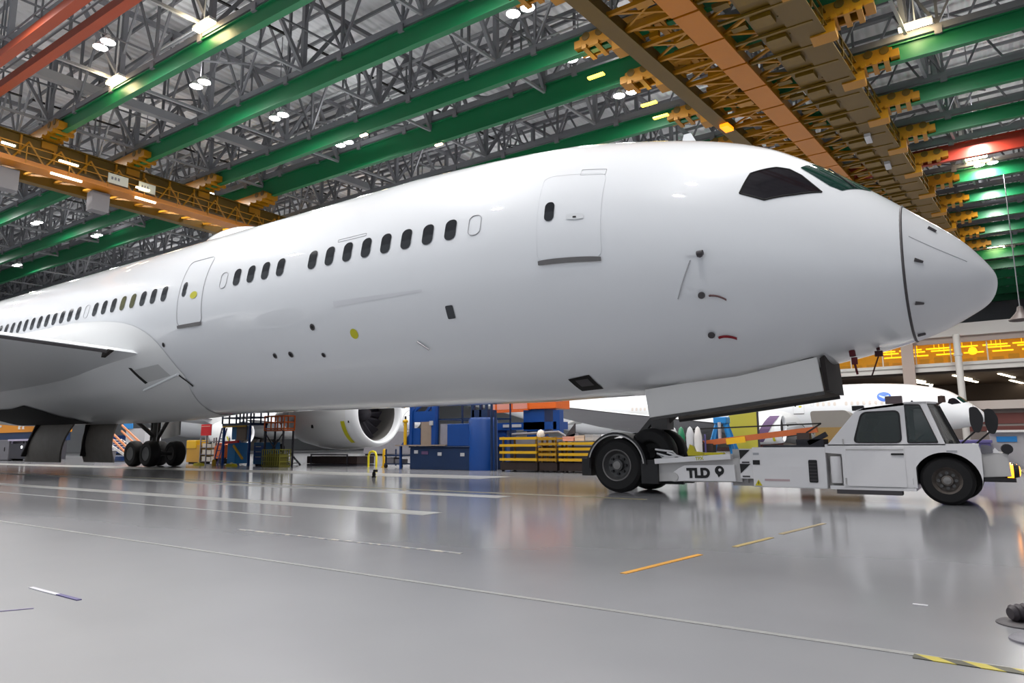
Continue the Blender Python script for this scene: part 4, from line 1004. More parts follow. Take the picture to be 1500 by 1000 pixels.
for (x, y, z) in ((-14.9, 29.4, 19.75), (-13.9, 33.9, 19.85), (-13.9, 35.6, 19.8)):
    mb = MB(); mb.rng(x-.4, x+.5, y-.12, y+.12, z, z+.08); mb.build('crane_lamp', mat('crane lamp glow', '#ffd840', .4, emit=4), C2)
mb = MB(); mb.box(sk(-12.3, 39, 19.72), (.5, .9, .2), rz=R(-6)); mb.build('orange_beacon', mat('orange beacon', '#ff8a10', .4, emit=1.6), C2)
for y in (46, 51.5):
    mb = MB(); mb.box(sk(-6.2, y, 19.95), (.35, 1.2, .35)); mb.build('control_box', GREYL, C2)

# ------------------------------------------------------------------ other airliners behind
FAINT = mat('papered cabin window', '#d6cdc6', .5)
SKIP = ('nose_gear_door', 'faded_patch', 'yellow_sticker', 'static_cable', 'access_window', 'nose_gear_bay', 'drain_mast')
MIDSEC = {'wing': .25, 'wing_fairing': .25, 'engine_cowl': .85, 'main_gear': .25, 'main_gear_door': .25}
def base(n): return n.split('.')[0]
AIR_WING = [c for c in AIR.children if base(c.name) == 'wing'][0]
def clone_airliner(loc, label, shift, tilt=0):
    r = bpy.data.objects.new('airliner', None); COL.objects.link(r); r.location = loc; tag(r, label, 'airplane')
    for ch in list(AIR.children):
        if base(ch.name) in SKIP: continue
        c = copy_tree(ch, r)
        if base(ch.name) in MIDSEC: c.location.x += shift*MIDSEC[base(ch.name)]
        if base(ch.name) == 'wing' and tilt: c.rotation_euler.x = R(-tilt if ch is AIR_WING else tilt); c.location.z -= 1.85
        if base(ch.name) == 'cabin_window':
            c.material_slots[0].link = 'OBJECT'; c.material_slots[0].material = FAINT
    return r
B0 = Vector((.10, 76.8, 0))
AIR2 = clone_airliner(Vector(AIR.location)+B0, 'second white airliner parked behind the tug, blue round emblem near its cockpit', 6.0, 3.9)
mb = MB()
def fn2(a, b, o): return surf(a, b, o)+B0
patch(mb, disc_outline(9.45, 25.0, .62, 20, 1.15), .02, 4, fn=fn2); EM = mb.build('round_emblem', mat('emblem blue', '#3f6fd0', .4), AIR2)
mb = MB(); patch(mb, [(9.95, 28.5), (9.45, 24), (8.95, 28.5), (9.0, 25), (9.45, 19.5), (9.9, 25)], .03, 3, fn=fn2); EM2 = mb.build('emblem_band', mat('emblem pale blue', '#b9cdf2', .4), EM)
mb = MB(); ec = Vector((-18.45+.1, AY+9.9*-1+76.8, 2.5))
rows = []
for i in range(9):
    t = pi*(.70+.62*i/8)
    rows.append([Vector((ec.x-1.6-.25*(i-4)+d, ec.y+1.752*cos(t), ec.z+1.752*sin(t))) for d in (-.55, .55)])
mb.grid(rows); mb.build('purple_stripe', PURPS, AIR2)
mb = MB(); rows = []
for l, drop, ch in ((9, 1.3, 7.0), (14, 1.5, 5.6), (20, 1.3, 4.2), (24, .9, 3.4), (28.5, .3, 2.0)):
    x = -21.35-(l-3.4)*.735+1.6; z = 2.05+.112*l
    rows.append([(x-.5, AY-l+76.8, z-.12), (x-ch*.5, AY-l+76.8, z-.12-drop*.55), (x-ch, AY-l+76.8, z-.12-drop)])
mb.grid(rows); mb.build('underside_sheet', mat('underside grey', '#8d8d90', .5), AIR2)  # added grey sheet standing in for the wing's visible underside
for l in (12, 17, 22):
    x = -21.35-(l-3.4)*.735+1.6; z = 2.05+.112*l; mb = MB(); mb.tube([(x-2.2, AY-l+76.8, z-.3), (x-4.2, AY-l+76.8, z-1.0), (x-6.4, AY-l+76.8, z-1.4)], [.12, .35, .08], 10); mb.build('flap_fairing', GREYP, AIR2, smooth=60)
AIR3 = clone_airliner(Vector(AIR.location)+Vector((-54, 45.5, 0)), 'third white airliner far back, glimpsed under the belly behind the landing gear wheels', 6.0)

# ------------------------------------------------------------------ mezzanine offices at the back right
MY = 103
mb = MB(); mb.rng(-24, 16, MY, 127, 9.95, 10.75); mb.rng(-24, 16, MY-.25, MY+.1, 10.55, 10.95); mb.rng(-24, 16, MY-.15, MY+.1, 9.9, 10.1); struct(mb.build('trim_2', SLAB))
mb = MB(); mb.rng(-24, 16, MY+.2, 127, 5.0, 5.5); mb.rng(-24, 16, MY-.1, MY+.3, 4.9, 5.95); struct(mb.build('trim_3', mat('lower slab', '#c9bdb6', .6)))
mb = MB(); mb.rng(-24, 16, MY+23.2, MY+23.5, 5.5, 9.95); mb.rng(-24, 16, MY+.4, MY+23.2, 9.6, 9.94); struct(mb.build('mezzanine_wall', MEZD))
mb = MB(); mb.rng(-24, 16, MY+1, MY+1.3, 0, 4.95); struct(mb.build('ground_wall', mat('ground floor wall', '#8c827e', .7)))
mb = MB(); mb.rng(-2, 16, MY+.9, MY+1.0, 3.1, 4.4); mb.rng(-2, 16, MY+.88, MY+1.0, 2.2, 2.8); struct(mb.build('trim_4', BRICK))
mb = MB(); mb.rng(-24, 16, MY-.2, MY+.6, 14.3, 15.9); mb.rng(-24, 16, MY, 127, 15.7, 15.9); struct(mb.build('trim_5', mat('white fascia', '#d2cdca', .5)))
mb = MB(); mb.rng(-24, 16, MY+.3, MY+.6, 13.5, 14.3); struct(mb.build('upper_wall', MEZW))
mb = MB(); mb.rng(-24, 16, MY+5.0, MY+5.2, 10.7, 14.3); struct(mb.build('office_wall', AMBERD))
for k in range(10):
    xa = -22+3.9*k
    mb = MB(); mb.rng(xa, xa+3.75, MY+.9, MY+.93, 11.0, 13.6); w_ = struct(mb.build(f'window_{k+1}', mat('amber pane glow', '#c88a18', .25, alpha=.3, emit=.35, ecol='#e09a10')))  # panes glow amber to imitate the lit office behind
    mb = MB(); mb.rng(xa+3.75, xa+3.9, MY+.8, MY+1, 10.9, 13.6); mb.build('window_frame', SLAB, w_, rel=False)
kk = 0
for row, (yy, z) in enumerate(((MY+1.8, 13.1), (MY+2.8, 12.9), (MY+4.0, 12.5))):
    for k in range(6):
        xa = -11.5+3.1*k+row*.5
        if k == 3 and row == 1: continue
        mb = MB(); mb.rng(xa, xa+2.6-.2*row, yy-.12, yy+.12, z-.08, z+.08); mb.rng(xa+.9, xa+.96, yy-.03, yy+.03, z+.05, 15.72); o = mb.build('office_lamp', mat('amber strip lamp', '#ffb820', .4, emit=3.2, ecol='#ffb010'))
        tag(o, f'amber strip lamp inside the lit mezzanine office, {ORD[k]} from the left in the {("front", "middle", "rear")[row]} row', 'lamp', 'amber office lamps'); kk += 1
mb = MB(); mb.lathe([(.001, .5), (.35, .4), (.5, 0), (.35, -.4), (.001, -.5)], (-.2, MY+2.2, 12.5), 'z', 14); tag(mb.build('office_lamp', mat('amber globe', '#ffc020', .4, emit=3.5, ecol='#ffb010'), smooth=60), 'bright amber globe lamp in the mezzanine office window, roundest and brightest there', 'lamp')
mb = MB()
for k in range(22):
    h = .5+.5*random.random(); x = -20+1.6*k; mb.box((x, MY+1.9, 10.95+h/2), (1.0+.3*random.random(), .6, h))
tag(mb.build('office_furniture', mat('dark office clutter', '#3a3818', .7)), 'row of dark office furniture silhouetted along the amber mezzanine window', 'furniture', kind='stuff')
for i, (x, y) in enumerate(((-7.2, 109.5), (-6.7, 117.0), (-1.65, 109.2), (-1.0, 115.5), (3.2, 110.2), (4.7, 123.0))):
    mb = MB(); mb.bar((x-.9, y-4, 9.47), (x+.9, y+4, 9.47), .32, .1); o = mb.build('strip_lamp', mat('warm strip glow', '#fff0d0', .4, emit=9)); mb = MB(); mb.bar((x-.92, y-4.1, 9.56), (x+.92, y+4.1, 9.56), .4, .08); mb.build('lamp_tray', GREYM, o, rel=False)
    tag(o, f'short warm strip lamp under the mezzanine slab, {ORD[i]} of six counted towards the right', 'lamp', 'strip lamps under the mezzanine')
mb = MB(); mb.tube([(-1.75, 101.4, 0), (-1.75, 101.4, 14.3)], .40, 14); mb.tube([(-1.75, 101.4, 11.6), (-1.75, 101.4, 11.9)], .50, 14); mb.tube([(-1.75, 101.4, 0), (-1.75, 101.4, .2)], .7, 14); tag(mb.build('column', SLAB, smooth=40), 'slender round white column standing in front of the mezzanine', 'column', kind='structure')
mb = MB(); mb.rng(-8.0, -6.6, 101.9, 102.7, 0, 14.3); mb.rng(-8.2, -6.4, 101.7, 102.74, 0, .6); tag(mb.build('column', MEZW), 'square beige column before the amber windows, just under the radome', 'column', kind='structure')
t = thing('pendant_lamp', 'dark bell-shaped pendant lamp hanging on a long cord', 'lamp', (2.95, 60, 9.5))
mb = MB(); mb.lathe([(.001, 1.05), (.16, 1.0), (.22, .7), (.35, .5), (.75, .05), (.72, 0), (.3, .4), (.001, .6)], (2.95, 60, 9.5), 'z', 24); mb.build('shade', mat('pendant dark brown', '#4c4240', .5), t, smooth=40)
mb = MB(); mb.tube([(2.95, 60, 10.5), (2.95, 60, 20.5)], .04, 6); mb.build('cord', TRUSSD, t)

# ------------------------------------------------------------------ equipment between the aircraft
def root(name, label, cat, x, y, group=None): return thing(name, label, cat, (x, y, 0), group)
def P_(mb, n, m, t, **k): return mb.build(n, m, t, **k)
def rails(mb, x0, x1, y0, y1, zs, zb, step, w=.05):
    n = max(1, round((x1-x0)/step))
    for y in (y0, y1):
        for z in zs: mb.bar((x0, y, z), (x1, y, z), w)
        for i in range(n+1): x = x0+(x1-x0)*i/n; mb.bar((x, y, zb), (x, y, zs[-1]), w)
    for x in (x0, x1):
        for z in zs: mb.bar((x, y0, z), (x, y1, z), w)
# blue machine
t = root('blue_work_station', 'big blue work station with a large drum and a brown table top under the belly', 'machine', -17.4, 21.6)
mb = MB(); mb.rng(-19.35, -15.9, 20.7, 22.6, .0, .86); mb.rng(-19.4, -15.8, 20.66, 22.6, .86, .92); P_(mb, 'base_cabinet', BLUED, t, bevel=.02)
mb = MB(); mb.rng(-20.1, -17.4, 20.6, 22.2, .93, .98); P_(mb, 'table_top', TAN, t)
mb = MB(); mb.lathe([(.001, 0), (.56, 0), (.56, 1.9), (.5, 2.0), (.001, 2.0)], (-15.95, 21.15, 0), 'z', 32); P_(mb, 'drum', BLUE, t, smooth=40)
mb = MB(); mb.rng(-16.3, -15.55, 20.9, 21.5, 2.0, 2.3); mb.rng(-16.35, -16.2, 20.9, 21.0, 2.0, 2.75); mb.rng(-15.95, -15.85, 20.9, 21.0, 2.0, 2.7); mb.rng(-16.3, -15.9, 20.92, 21.0, 2.5, 2.65); P_(mb, 'drum_head', BLUED, t)
mb = MB(); mb.rng(-17.4, -16.3, 20.72, 21.9, .92, 1.78); P_(mb, 'side_cabinet', BLUE, t, bevel=.02)
mb = MB(); mb.rng(-19.45, -19.3, 20.75, 20.9, .9, 2.6); mb.rng(-18.25, -18.05, 20.75, 20.95, .9, 2.65); mb.rng(-19.3, -18.25, 20.8, 21.2, 1.9, 2.33); mb.rng(-19.3, -18.9, 20.8, 21.0, .93, 1.65); mb.bar((-19.3, 20.85, 2.3), (-18.9, 20.85, 2.6), .1); mb.bar((-18.6, 20.85, 2.3), (-18.3, 20.85, 2.6), .1); P_(mb, 'post_frame', BLUE, t)
mb = MB(); mb.rng(-18.85, -18.3, 20.8, 20.86, .95, 1.9); P_(mb, 'brown_board', TAN, t)
mb = MB(); mb.rng(-18.32, -18.15, 20.7, 20.75, 1.75, 1.93); P_(mb, 'white_tag', GREYL, t)
mb = MB(); mb.rng(-18.0, -17.45, 21.0, 21.06, .98, 1.8); P_(mb, 'grey_curtain', mat('grey curtain', '#9b98a0', .5, noise=.2), t)
mb = MB(); rails(mb, -18.05, -15.6, 20.95, 22.5, (1.98, 2.62), .9, 1.1, .05); P_(mb, 'guard_rail', BLUED, t)
mb = MB()
for x in (-15.28, -15.1): mb.tube([(x, 20.8, .0), (x, 20.8, 2.55-.35*(x > -15.2))], .05, 8)
P_(mb, 'stack_pipe', BLUED, t)
mb = MB(); mb.plate([(-20.1, .93), (-19.4, .93), (-19.4, 1.6)], 20.9, 21.0); mb.bar((-20.05, 20.9, 0), (-20.05, 20.9, .93), .08); mb.bar((-20.05, 21.9, 0), (-20.05, 21.9, .93), .08); P_(mb, 'side_bracket', BLUE, t)
for k, (x, z) in enumerate(((-19.0, .7), (-17.75, .62), (-16.6, .6))):
    mb = MB(); mb.rng(x-.1, x+.1, 20.68, 20.7, z-.07, z+.06); P_(mb, 'sticker', GREYL, t)
mb = MB(); mb.rng(-18.7, -18.35, 20.68, 20.7, .6, .72); P_(mb, 'sticker', PURPS, t)
t = root('gas_bottle', 'slim yellow bottle with a black top standing on the blue work station table', 'bottle', -19.72, 20.75)
t.location.z = .98
mb = MB(); mb.lathe([(.001, 0), (.07, 0), (.07, .9), (.11, .93), (.11, 1.0), (.03, 1.06), (.001, 1.06)], (-19.72, 20.8, .98), 'z', 12); P_(mb, 'body', YELB, t, smooth=40)
mb = MB(); mb.lathe([(.001, .0), (.04, 0), (.04, .12), (.001, .13)], (-19.72, 20.8, 2.03), 'z', 10); P_(mb, 'valve', DARK, t)
mb = MB(); rows = []
for i in range(9): rows.append([(-19.2+.13*i, 20.9+.1*j, .99+.16*max(0, sin(pi*i/8))*(1-.25*j)*(.8+.4*((i*3+j) % 3)/3)) for j in range(5)])
mb.grid(rows); tag(mb.build('paper_heap', mat('crumpled paper', '#b4a8b0', .7), smooth=50), 'crumpled pale papers heaped on the brown table top of the blue work station', 'paper')
# blue gantry and orange basket behind
t = root('lift_basket', 'bright orange lift basket high on a blue frame, beside the big blue drum', 'lift', -14.2, 23.3)
mb = MB(); mb.rng(-15.0, -13.7, 22.9, 24.0, 2.36, 2.95); P_(mb, 'basket_panel', ORANGE, t, bevel=.02)
mb = MB(); rails(mb, -17.4, -15.0, 22.9, 24.0, (2.36, 2.95), 2.36, .8, .06); P_(mb, 'basket_rail', ORANGE, t)
mb = MB(); mb.rng(-17.1, -15.1, 23.3, 23.35, 2.42, 2.85); P_(mb, 'pink_sheet', PINK, t)
mb = MB(); mb.rng(-17.3, -13.75, 23.0, 23.9, 1.55, 1.85); mb.rng(-15.3, -14.3, 23.0, 23.9, 1.5, 2.36); mb.rng(-13.9, -13.6, 23.0, 23.3, 1.4, 2.3); mb.rng(-15.2, -14.6, 23.1, 23.8, 0, 1.5); mb.rng(-16.8, -16.2, 23.1, 23.8, 0, 1.6); P_(mb, 'lift_frame', BLUE, t)
mb = MB(); mb.rng(-16.3, -16.0, 22.97, 23.0, 1.66, 1.78); mb.rng(-15.85, -15.4, 22.97, 23.0, 1.66, 1.78); P_(mb, 'white_label', GREYL, t)
# racks with yellow bars
def rack(x0, x1, y0, y1, h, nsh, label, top, sm, deck):
    t = root('parts_rack', label, 'rack', (x0+x1)/2, (y0+y1)/2, 'low racks of yellow bars')
    mb = MB(); mb.rng(x0, x1, y0, y1, .06, .34); P_(mb, 'base', BROWN, t)
    for x in (x0+.08, x1-.08):
        for y in (y0+.08, y1-.08):
            mb = MB(); mb.lathe([(.001, -.03), (.06, -.03), (.06, .03), (.001, .03)], (x, y, .06), 'y', 10); P_(mb, 'caster', DARK, t)
            mb = MB(); mb.bar((x, y, .3), (x, y, h), .06); P_(mb, 'post', deck, t)
    for k in range(nsh):
        z = .42+(h-.5)*k/(nsh-1)
        mb = MB(); mb.rng(x0, x1, y0-.02, y1, z, z+.05); mb.rng(x0, x1, y0-.05, y0, z-.03, z+.06); P_(mb, 'shelf', sm, t)
    return t
rack(-14.6, -13.0, 20.4, 21.3, 1.25, 4, 'low rack of yellow bars on a dark base next to the big blue drum', None, YELB, mat('ochre post', '#8a6a14', .5))
rack(-12.92, -12.2, 20.4, 21.3, 1.22, 5, 'narrow ochre rack between the two wider racks of yellow bars', None, mat('ochre shelf', '#b08410', .5), mat('ochre post', '#8a6a14', .5))
rack(-12.1, -10.7, 20.4, 21.3, 1.05, 4, 'rack with yellow bars and pale pink boxes on top, beside the tug rear wheel', None, YELB, BROWN)
for k, (x, w_, c) in enumerate(((-11.8, .42, PINK), (-11.35, .36, mat('pale box', '#d9c4b4', .6)), (-10.98, .3, GREYL))):
    mb = MB(); mb.rng(x-w_/2, x+w_/2, 20.5, 21.1, 1.075, 1.22+.03*k); mb.rng(x-w_/2-.01, x+w_/2+.01, 20.49, 21.11, 1.18+.03*k, 1.23+.03*k)
    tag(mb.build('box', c), ('salmon pink flat box on top of the rack by the tug wheel', 'pale cream flat box between the pink and grey boxes on the rack', 'light grey flat box at the right end of the rack top by the tug wheel')[k], 'box')
# grey jig behind the racks
t = root('assembly_jig', 'dark grey assembly jig with a pointed fin behind the yellow racks', 'jig', -13, 22.2)
mb = MB(); mb.rng(-15.2, -11.6, 21.9, 22.8, 0, .9); P_(mb, 'base', GREYD, t)
mb = MB(); mb.rng(-15.0, -13.2, 21.85, 22.6, .95, 1.25); mb.tube([(-15.1, 21.9, 1.35), (-13.0, 21.9, 1.42), (-12.6, 21.9, 1.2), (-11.4, 21.9, 1.1)], .05, 8); mb.bar((-13.9, 21.9, .9), (-12.2, 21.9, 1.3), .2, .12); P_(mb, 'upper_frame', GREYM, t)
mb = MB(); mb.plate([(-12.75, 1.15), (-12.25, 1.15), (-12.25, 1.72)], 21.8, 21.86); P_(mb, 'fin', GREYD, t)
mb = MB(); mb.lathe([(.001, 0), (.14, .02), (.16, .12), (.1, .26), (.001, .3)], (-13.75, 21.85, 1.22), 'z', 12); P_(mb, 'white_sack', mat('white sack', '#d8d0c8', .7), t, smooth=60)
t = root('white_tank_cart', 'small white tank cart showing just above the tug rear wheel mudguard', 'cart', -11.0, 23)
mb = MB(); mb.tube([(-11.9, 23, 1.1), (-10.4, 23, 1.1)], .22, 14); P_(mb, 'tank', GREYL, t, smooth=40)
mb = MB(); mb.rng(-11.8, -10.5, 22.8, 23.2, .12, .9); mb.lathe([(.1, -.3), (.1, .3)], (-11.5, 23, .1), 'y', 10); mb.lathe([(.1, -.3), (.1, .3)], (-10.8, 23, .1), 'y', 10); P_(mb, 'chassis', GREYD, t)

# things behind the nose gear and the tug deck
t = root('blue_stand', 'bright blue splayed stand glimpsed between nose gear door and tug deck', 'stand', -8.2, 26)
for dx_, dy_ in ((-.5, -.4), (.5, -.4), (-.5, .4), (.5, .4)):
    mb = MB(); mb.bar((-8.2+dx_*.3, 26+dy_*.3, 1.75), (-8.2+dx_*1.25, 26+dy_, 0), .14, .1); P_(mb, 'leg', BLUEL, t)
mb = MB(); mb.rng(-8.45, -7.95, 25.75, 26.25, 1.7, 1.95); P_(mb, 'head', BLUEL, t, bevel=.03)
mb = MB(); mb.tube([(-8.2, 25.7, 1.1), (-8.2, 25.7, 1.75)], .06, 10); P_(mb, 'cylinder', GREYL, t)
t = root('board', 'yellow-green board standing upright behind the blue stand', 'board', -7.5, 27)
mb = MB(); mb.rng(-8.2, -7.15, 26.95, 27.05, .6, 2.45); P_(mb, 'panel', mat('yellow green board', '#b5ad3c', .5), t)
mb = MB(); mb.bar((-7.12, 27, 0), (-7.12, 27, 2.45), .07); mb.bar((-8.2, 27, 0), (-8.2, 27, 2.0), .07); mb.rng(-8.3, -7.0, 26.7, 27.3, 0, .06); P_(mb, 'frame', GREYD, t)
t = root('loading_boom', 'long orange red boom sloping up behind the tug body', 'boom', -6.8, 25.6)
mb = MB(); mb.bar((-8.9, 25.6, .95), (-4.75, 25.6, 1.42), .22, .2); P_(mb, 'boom', mat('boom orange', '#b05a2c', .5, noise=.2), t)
mb = MB(); mb.bar((-7.9, 25.48, 1.02), (-7.2, 25.48, 1.10), .04, .22); P_(mb, 'yellow_band', YELB, t)
for a_, b_, h_ in ((-8.8, -8.4, .95), (-5.4, -5.0, 1.3)): mb = MB(); mb.rng(a_, b_, 25.4, 25.8, 0, h_); P_(mb, 'support', BROWN, t)
mb = MB(); mb.bar((-9.2, 25.5, 1.50), (-4.6, 25.5, 1.62), .05); mb.bar((-9.2, 25.5, 1.5), (-8.7, 25.5, .9), .05); mb.bar((-4.6, 25.5, 1.62), (-5.1, 25.5, 1.3), .05); P_(mb, 'cable', DARK, t)
t = root('service_cabinet', 'grey hooded cabinet with an ochre lower half, behind the tug cab rear corner', 'cabinet', -4.4, 27)
mb = MB(); mb.plate(rpoly([(-5.05, 1.1), (-5.15, 2.1), (-3.95, 2.1), (-3.7, 1.75), (-3.7, 1.1)], .12, 3), 26.6, 27.6); P_(mb, 'hood', mat('grey hood', '#86827c', .4), t)
mb = MB(); mb.rng(-5.0, -3.72, 26.55, 27.6, .9, 1.5); P_(mb, 'ochre_panel', mat('ochre panel', '#8f7340', .6), t); mb = MB(); mb.rng(-5.0, -3.72, 26.62, 27.6, 0, .9); P_(mb, 'base', GREYD, t)
t = root('gas_cylinder_trolley', 'trolley of pale grey cylinders and a green one, beside the nose gear strut', 'trolley', -9.6, 25)
for k, (x, m_) in enumerate(((-9.75, GREYL), (-9.45, mat('bottle green', '#12704a', .4)), (-9.1, GREYL), (-8.8, mat('pale bottle', '#c9c6c4', .4)))):
    mb = MB(); mb.lathe([(.001, .08), (.14, .08), (.15, 1.3-.1*(k % 2)), (.08, 1.52), (.001, 1.6)], (x, 25, 0), 'z', 14); P_(mb, 'cylinder', m_, t, smooth=40)
mb = MB(); mb.rng(-9.95, -8.6, 24.8, 25.2, 0, .1); mb.bar((-9.95, 25.2, 0), (-9.95, 25.2, 1.3), .05); mb.bar((-8.6, 25.2, 0), (-8.6, 25.2, 1.3), .05); mb.bar((-9.95, 25.2, 1.1), (-8.6, 25.2, 1.1), .05); P_(mb, 'trolley_frame', PURP, t)
# right of the tug
t = root('crate_stack', 'purple plastic crate standing behind the tug bonnet', 'crate', -.5, 26)
mb = MB(); mb.rng(-1.3, .15, 25.6, 26.6, .1, 1.0); mb.rng(-1.35, .2, 25.55, 26.65, .92, 1.02); P_(mb, 'body', PURP, t, bevel=.02)
mb = MB(); mb.rng(-1.4, -.9, 25.5, 26.4, 1.02, 1.12); P_(mb, 'dark_lid', mat('dark purple', '#3a2f4a', .6), t)
mb = MB(); mb.rng(-1.2, -1.0, 25.7, 26.5, 0, .1); mb.rng(-.2, 0, 25.7, 26.5, 0, .1); P_(mb, 'runner', DARK, t)
t = root('white_bench', 'long white topped bench with a blue label behind the tug nose', 'bench', .9, 27)
mb = MB(); mb.rng(.1, 3.2, 26.6, 27.6, 1.25, 1.32); P_(mb, 'bench_top', SLAB, t)
mb = MB(); mb.rng(.15, 3.1, 26.75, 27.5, .1, 1.25); P_(mb, 'bench_body', mat('bench grey', '#a9a6a8', .5), t)
mb = MB(); mb.rng(.32, .85, 26.72, 26.76, .95, 1.12); P_(mb, 'blue_label', BLUEL, t)
mb = MB(); mb.rng(.2, .35, 26.8, 27.4, 0, .1); mb.rng(2.8, 3.0, 26.8, 27.4, 0, .1); P_(mb, 'foot', DARK, t)
# under the engine
t = root('pallet', 'dark blue-black pallet of parts lying under the far engine', 'pallet', -26.3, 23)
mb = MB(); mb.rng(-28.0, -24.4, 22.5, 23.6, .1, .45); P_(mb, 'load', BROWN, t); mb = MB(); mb.rng(-28.0, -24.4, 22.5, 23.6, 0, .08); mb.rng(-27.6, -25.0, 22.4, 22.46, .50, .56); mb.bar((-27.6, 22.43, 0), (-27.6, 22.43, .55), .05); mb.bar((-25.0, 22.43, 0), (-25.0, 22.43, .55), .05); P_(mb, 'frame', GREYD, t)
def hoop(x, label):
    mb = MB(); mb.tube([(x, 21.9, 0), (x, 21.9, .5), (x+.08, 21.9, .66), (x+.25, 21.9, .7), (x+.42, 21.9, .66), (x+.5, 21.9, .5), (x+.5, 21.9, 0)], .05, 10); tag(mb.build('safety_hoop', YELL, smooth=60), label, 'barrier', 'yellow barriers below the engine')
hoop(-23.0, 'yellow tubular hoop barrier on the floor below the engine inlet')
mb = MB(); mb.lathe([(.001, 0), (.13, 0), (.13, .04), (.085, .05), (.085, .74), (.06, .80), (.001, .82)], (-22.0, 21.9, 0), 'z', 14); tag(mb.build('bollard', YELB, smooth=40), 'yellow bollard beside the hoop barrier below the engine inlet', 'bollard')
t = root('tool_cart', 'small cluttered tool cart between the yellow bollard and blue work station', 'cart', -20.9, 21.6)
mb = MB(); mb.rng(-21.4, -20.4, 21.3, 22.0, .5, .56); mb.rng(-21.4, -20.4, 21.3, 22.0, .15, .2)
for x in (-21.35, -20.45):
    for y in (21.35, 21.95): mb.bar((x, y, .08), (x, y, .8), .05)
P_(mb, 'cart_frame', BLUED, t)
mb = MB(); mb.rng(-21.3, -20.9, 21.35, 21.8, .2, .45); mb.rng(-20.8, -20.5, 21.35, 21.8, .2, .38); P_(mb, 'tool_case', GREYM, t)
for x in (-21.35, -20.45):
    mb = MB(); mb.lathe([(.001, -.04), (.08, -.04), (.08, .04), (.001, .04)], (x, 21.35, .08), 'y', 10); P_(mb, 'caster', DARK, t)
t = root('step_ladder', 'small grey step unit under the rear of the far engine', 'steps', -29.2, 22.4)
for k in range(4):
    mb = MB(); mb.rng(-29.8+.22*k, -29.5+.22*k, 22.1, 22.7, .62-.18*k, .66-.18*k); P_(mb, 'tread', GREYL, t)
for y in (22.1, 22.7):
    mb = MB(); mb.bar((-29.8, y, .75), (-28.75, y, 0), .05, .08); mb.bar((-29.8, y, 0), (-29.8, y, .75), .05); P_(mb, 'side_rail', GREYM, t)
# between main gear and engine
t = root('storage_cabinet', 'yellow ochre cabinet standing just behind the landing gear wheels', 'cabinet', -36.6, 22)
mb = MB(); mb.rng(-37.9, -36.55, 21.9, 22.7, .08, 1.05); P_(mb, 'body', mat('ochre cabinet', '#b8892a', .5), t, bevel=.02); mb = MB(); mb.rng(-37.9, -36.9, 21.86, 22.6, .85, 1.32); P_(mb, 'yellow_bin', YELB, t, bevel=.03)
mb = MB(); mb.rng(-37.8, -36.6, 22.0, 22.6, 0, .08); P_(mb, 'plinth', DARK, t)
t = root('box_shelf', 'open grey shelf stacked with white boxes behind the landing gear', 'shelf', -35.8, 22)
for x in (-36.5, -35.0):
    for y in (21.9, 22.7): mb = MB(); mb.bar((x, y, 0), (x, y, 1.45), .06); P_(mb, 'post', GREYM, t)
for z in (.12, .5, .88, 1.22):
    mb = MB(); mb.rng(-36.5, -35.0, 21.9, 22.7, z, z+.04); P_(mb, 'shelf_board', GREYM, t)
ni = 0
for z, hs in ((.16, .26), (.54, .26), (.92, .22)):
    for k in range(3):
        x = -36.4+.47*k; mb = MB(); mb.rng(x, x+.4, 21.95, 22.5, z, z+hs-.04*(k % 2)); mb.rng(x-.01, x+.41, 21.94, 22.51, z+hs-.07-.04*(k % 2), z+hs-.04*(k % 2))
        tag(mb.build('carton', mat('off white carton', '#cfc6b8', .7)), f'off-white carton on the grey shelf, {("lower", "middle", "upper")[ni//3]} board, {("left", "centre", "right")[k]}', 'box', 'cartons on the grey shelf'); ni += 1
t = root('red_sign', 'red square sign board on a thin post behind the landing gear', 'sign', -34.9, 21.3)
mb = MB(); mb.rng(-35.05, -34.1, 21.0, 21.04, 1.55, 2.15); P_(mb, 'board', REDS, t); mb = MB(); mb.rng(-35.0, -34.2, 20.99, 21.0, 2.02, 2.06); P_(mb, 'sign_line', PINK, t)
mb = MB(); mb.bar((-34.55, 21.06, 0), (-34.55, 21.06, 1.7), .05); mb.rng(-34.8, -34.3, 20.85, 21.25, 0, .04); P_(mb, 'post', GREYM, t)
t = root('orange_cart', 'orange sloped cart at the ladder side of the blue work platform', 'cart', -34.2, 22)
mb = MB(); mb.plate([(-35.0, .3), (-35.0, .95), (-34.5, 1.15), (-33.95, 1.05), (-34.4, .3)], 21.8, 22.4); P_(mb, 'body', ORANGE, t, bevel=.02)
mb = MB()
for x in (-34.9, -34.4): mb.lathe([(.001, -.3), (.14, -.3), (.14, .3), (.001, .3)], (x, 22.1, .15), 'y', 12); mb.bar((x, 22.1, .1), (x, 22.1, .35), .08)
P_(mb, 'wheel', DARK, t)
t = root('work_platform', 'tall blue work platform with guard rails, ladder and yellow brace', 'platform', -31.6, 21)
mb = MB(); mb.rng(-32.3, -29.9, 20.5, 21.5, 2.0, 2.12); P_(mb, 'deck', BLUED, t)
mb = MB(); rails(mb, -32.3, -29.9, 20.5, 21.5, (2.4, 2.75), 2.1, .6, .06); P_(mb, 'guard_rail', BLUED, t)
for x in (-32.2, -30.0):
    for y in (20.55, 21.45): mb = MB(); mb.bar((x, y, 0), (x, y, 2.0), .1); P_(mb, 'leg', BLUE, t)
mb = MB(); mb.rng(-31.9, -31.2, 20.6, 21.3, .1, 1.15); mb.rng(-31.6, -31.1, 20.6, 21.2, 1.3, 2.0); P_(mb, 'blue_cabinet', BLUEL, t, bevel=.03)
mb = MB(); mb.rng(-31.1, -30.3, 20.55, 20.6, 1.25, 1.95); P_(mb, 'tan_panel', TAN, t)
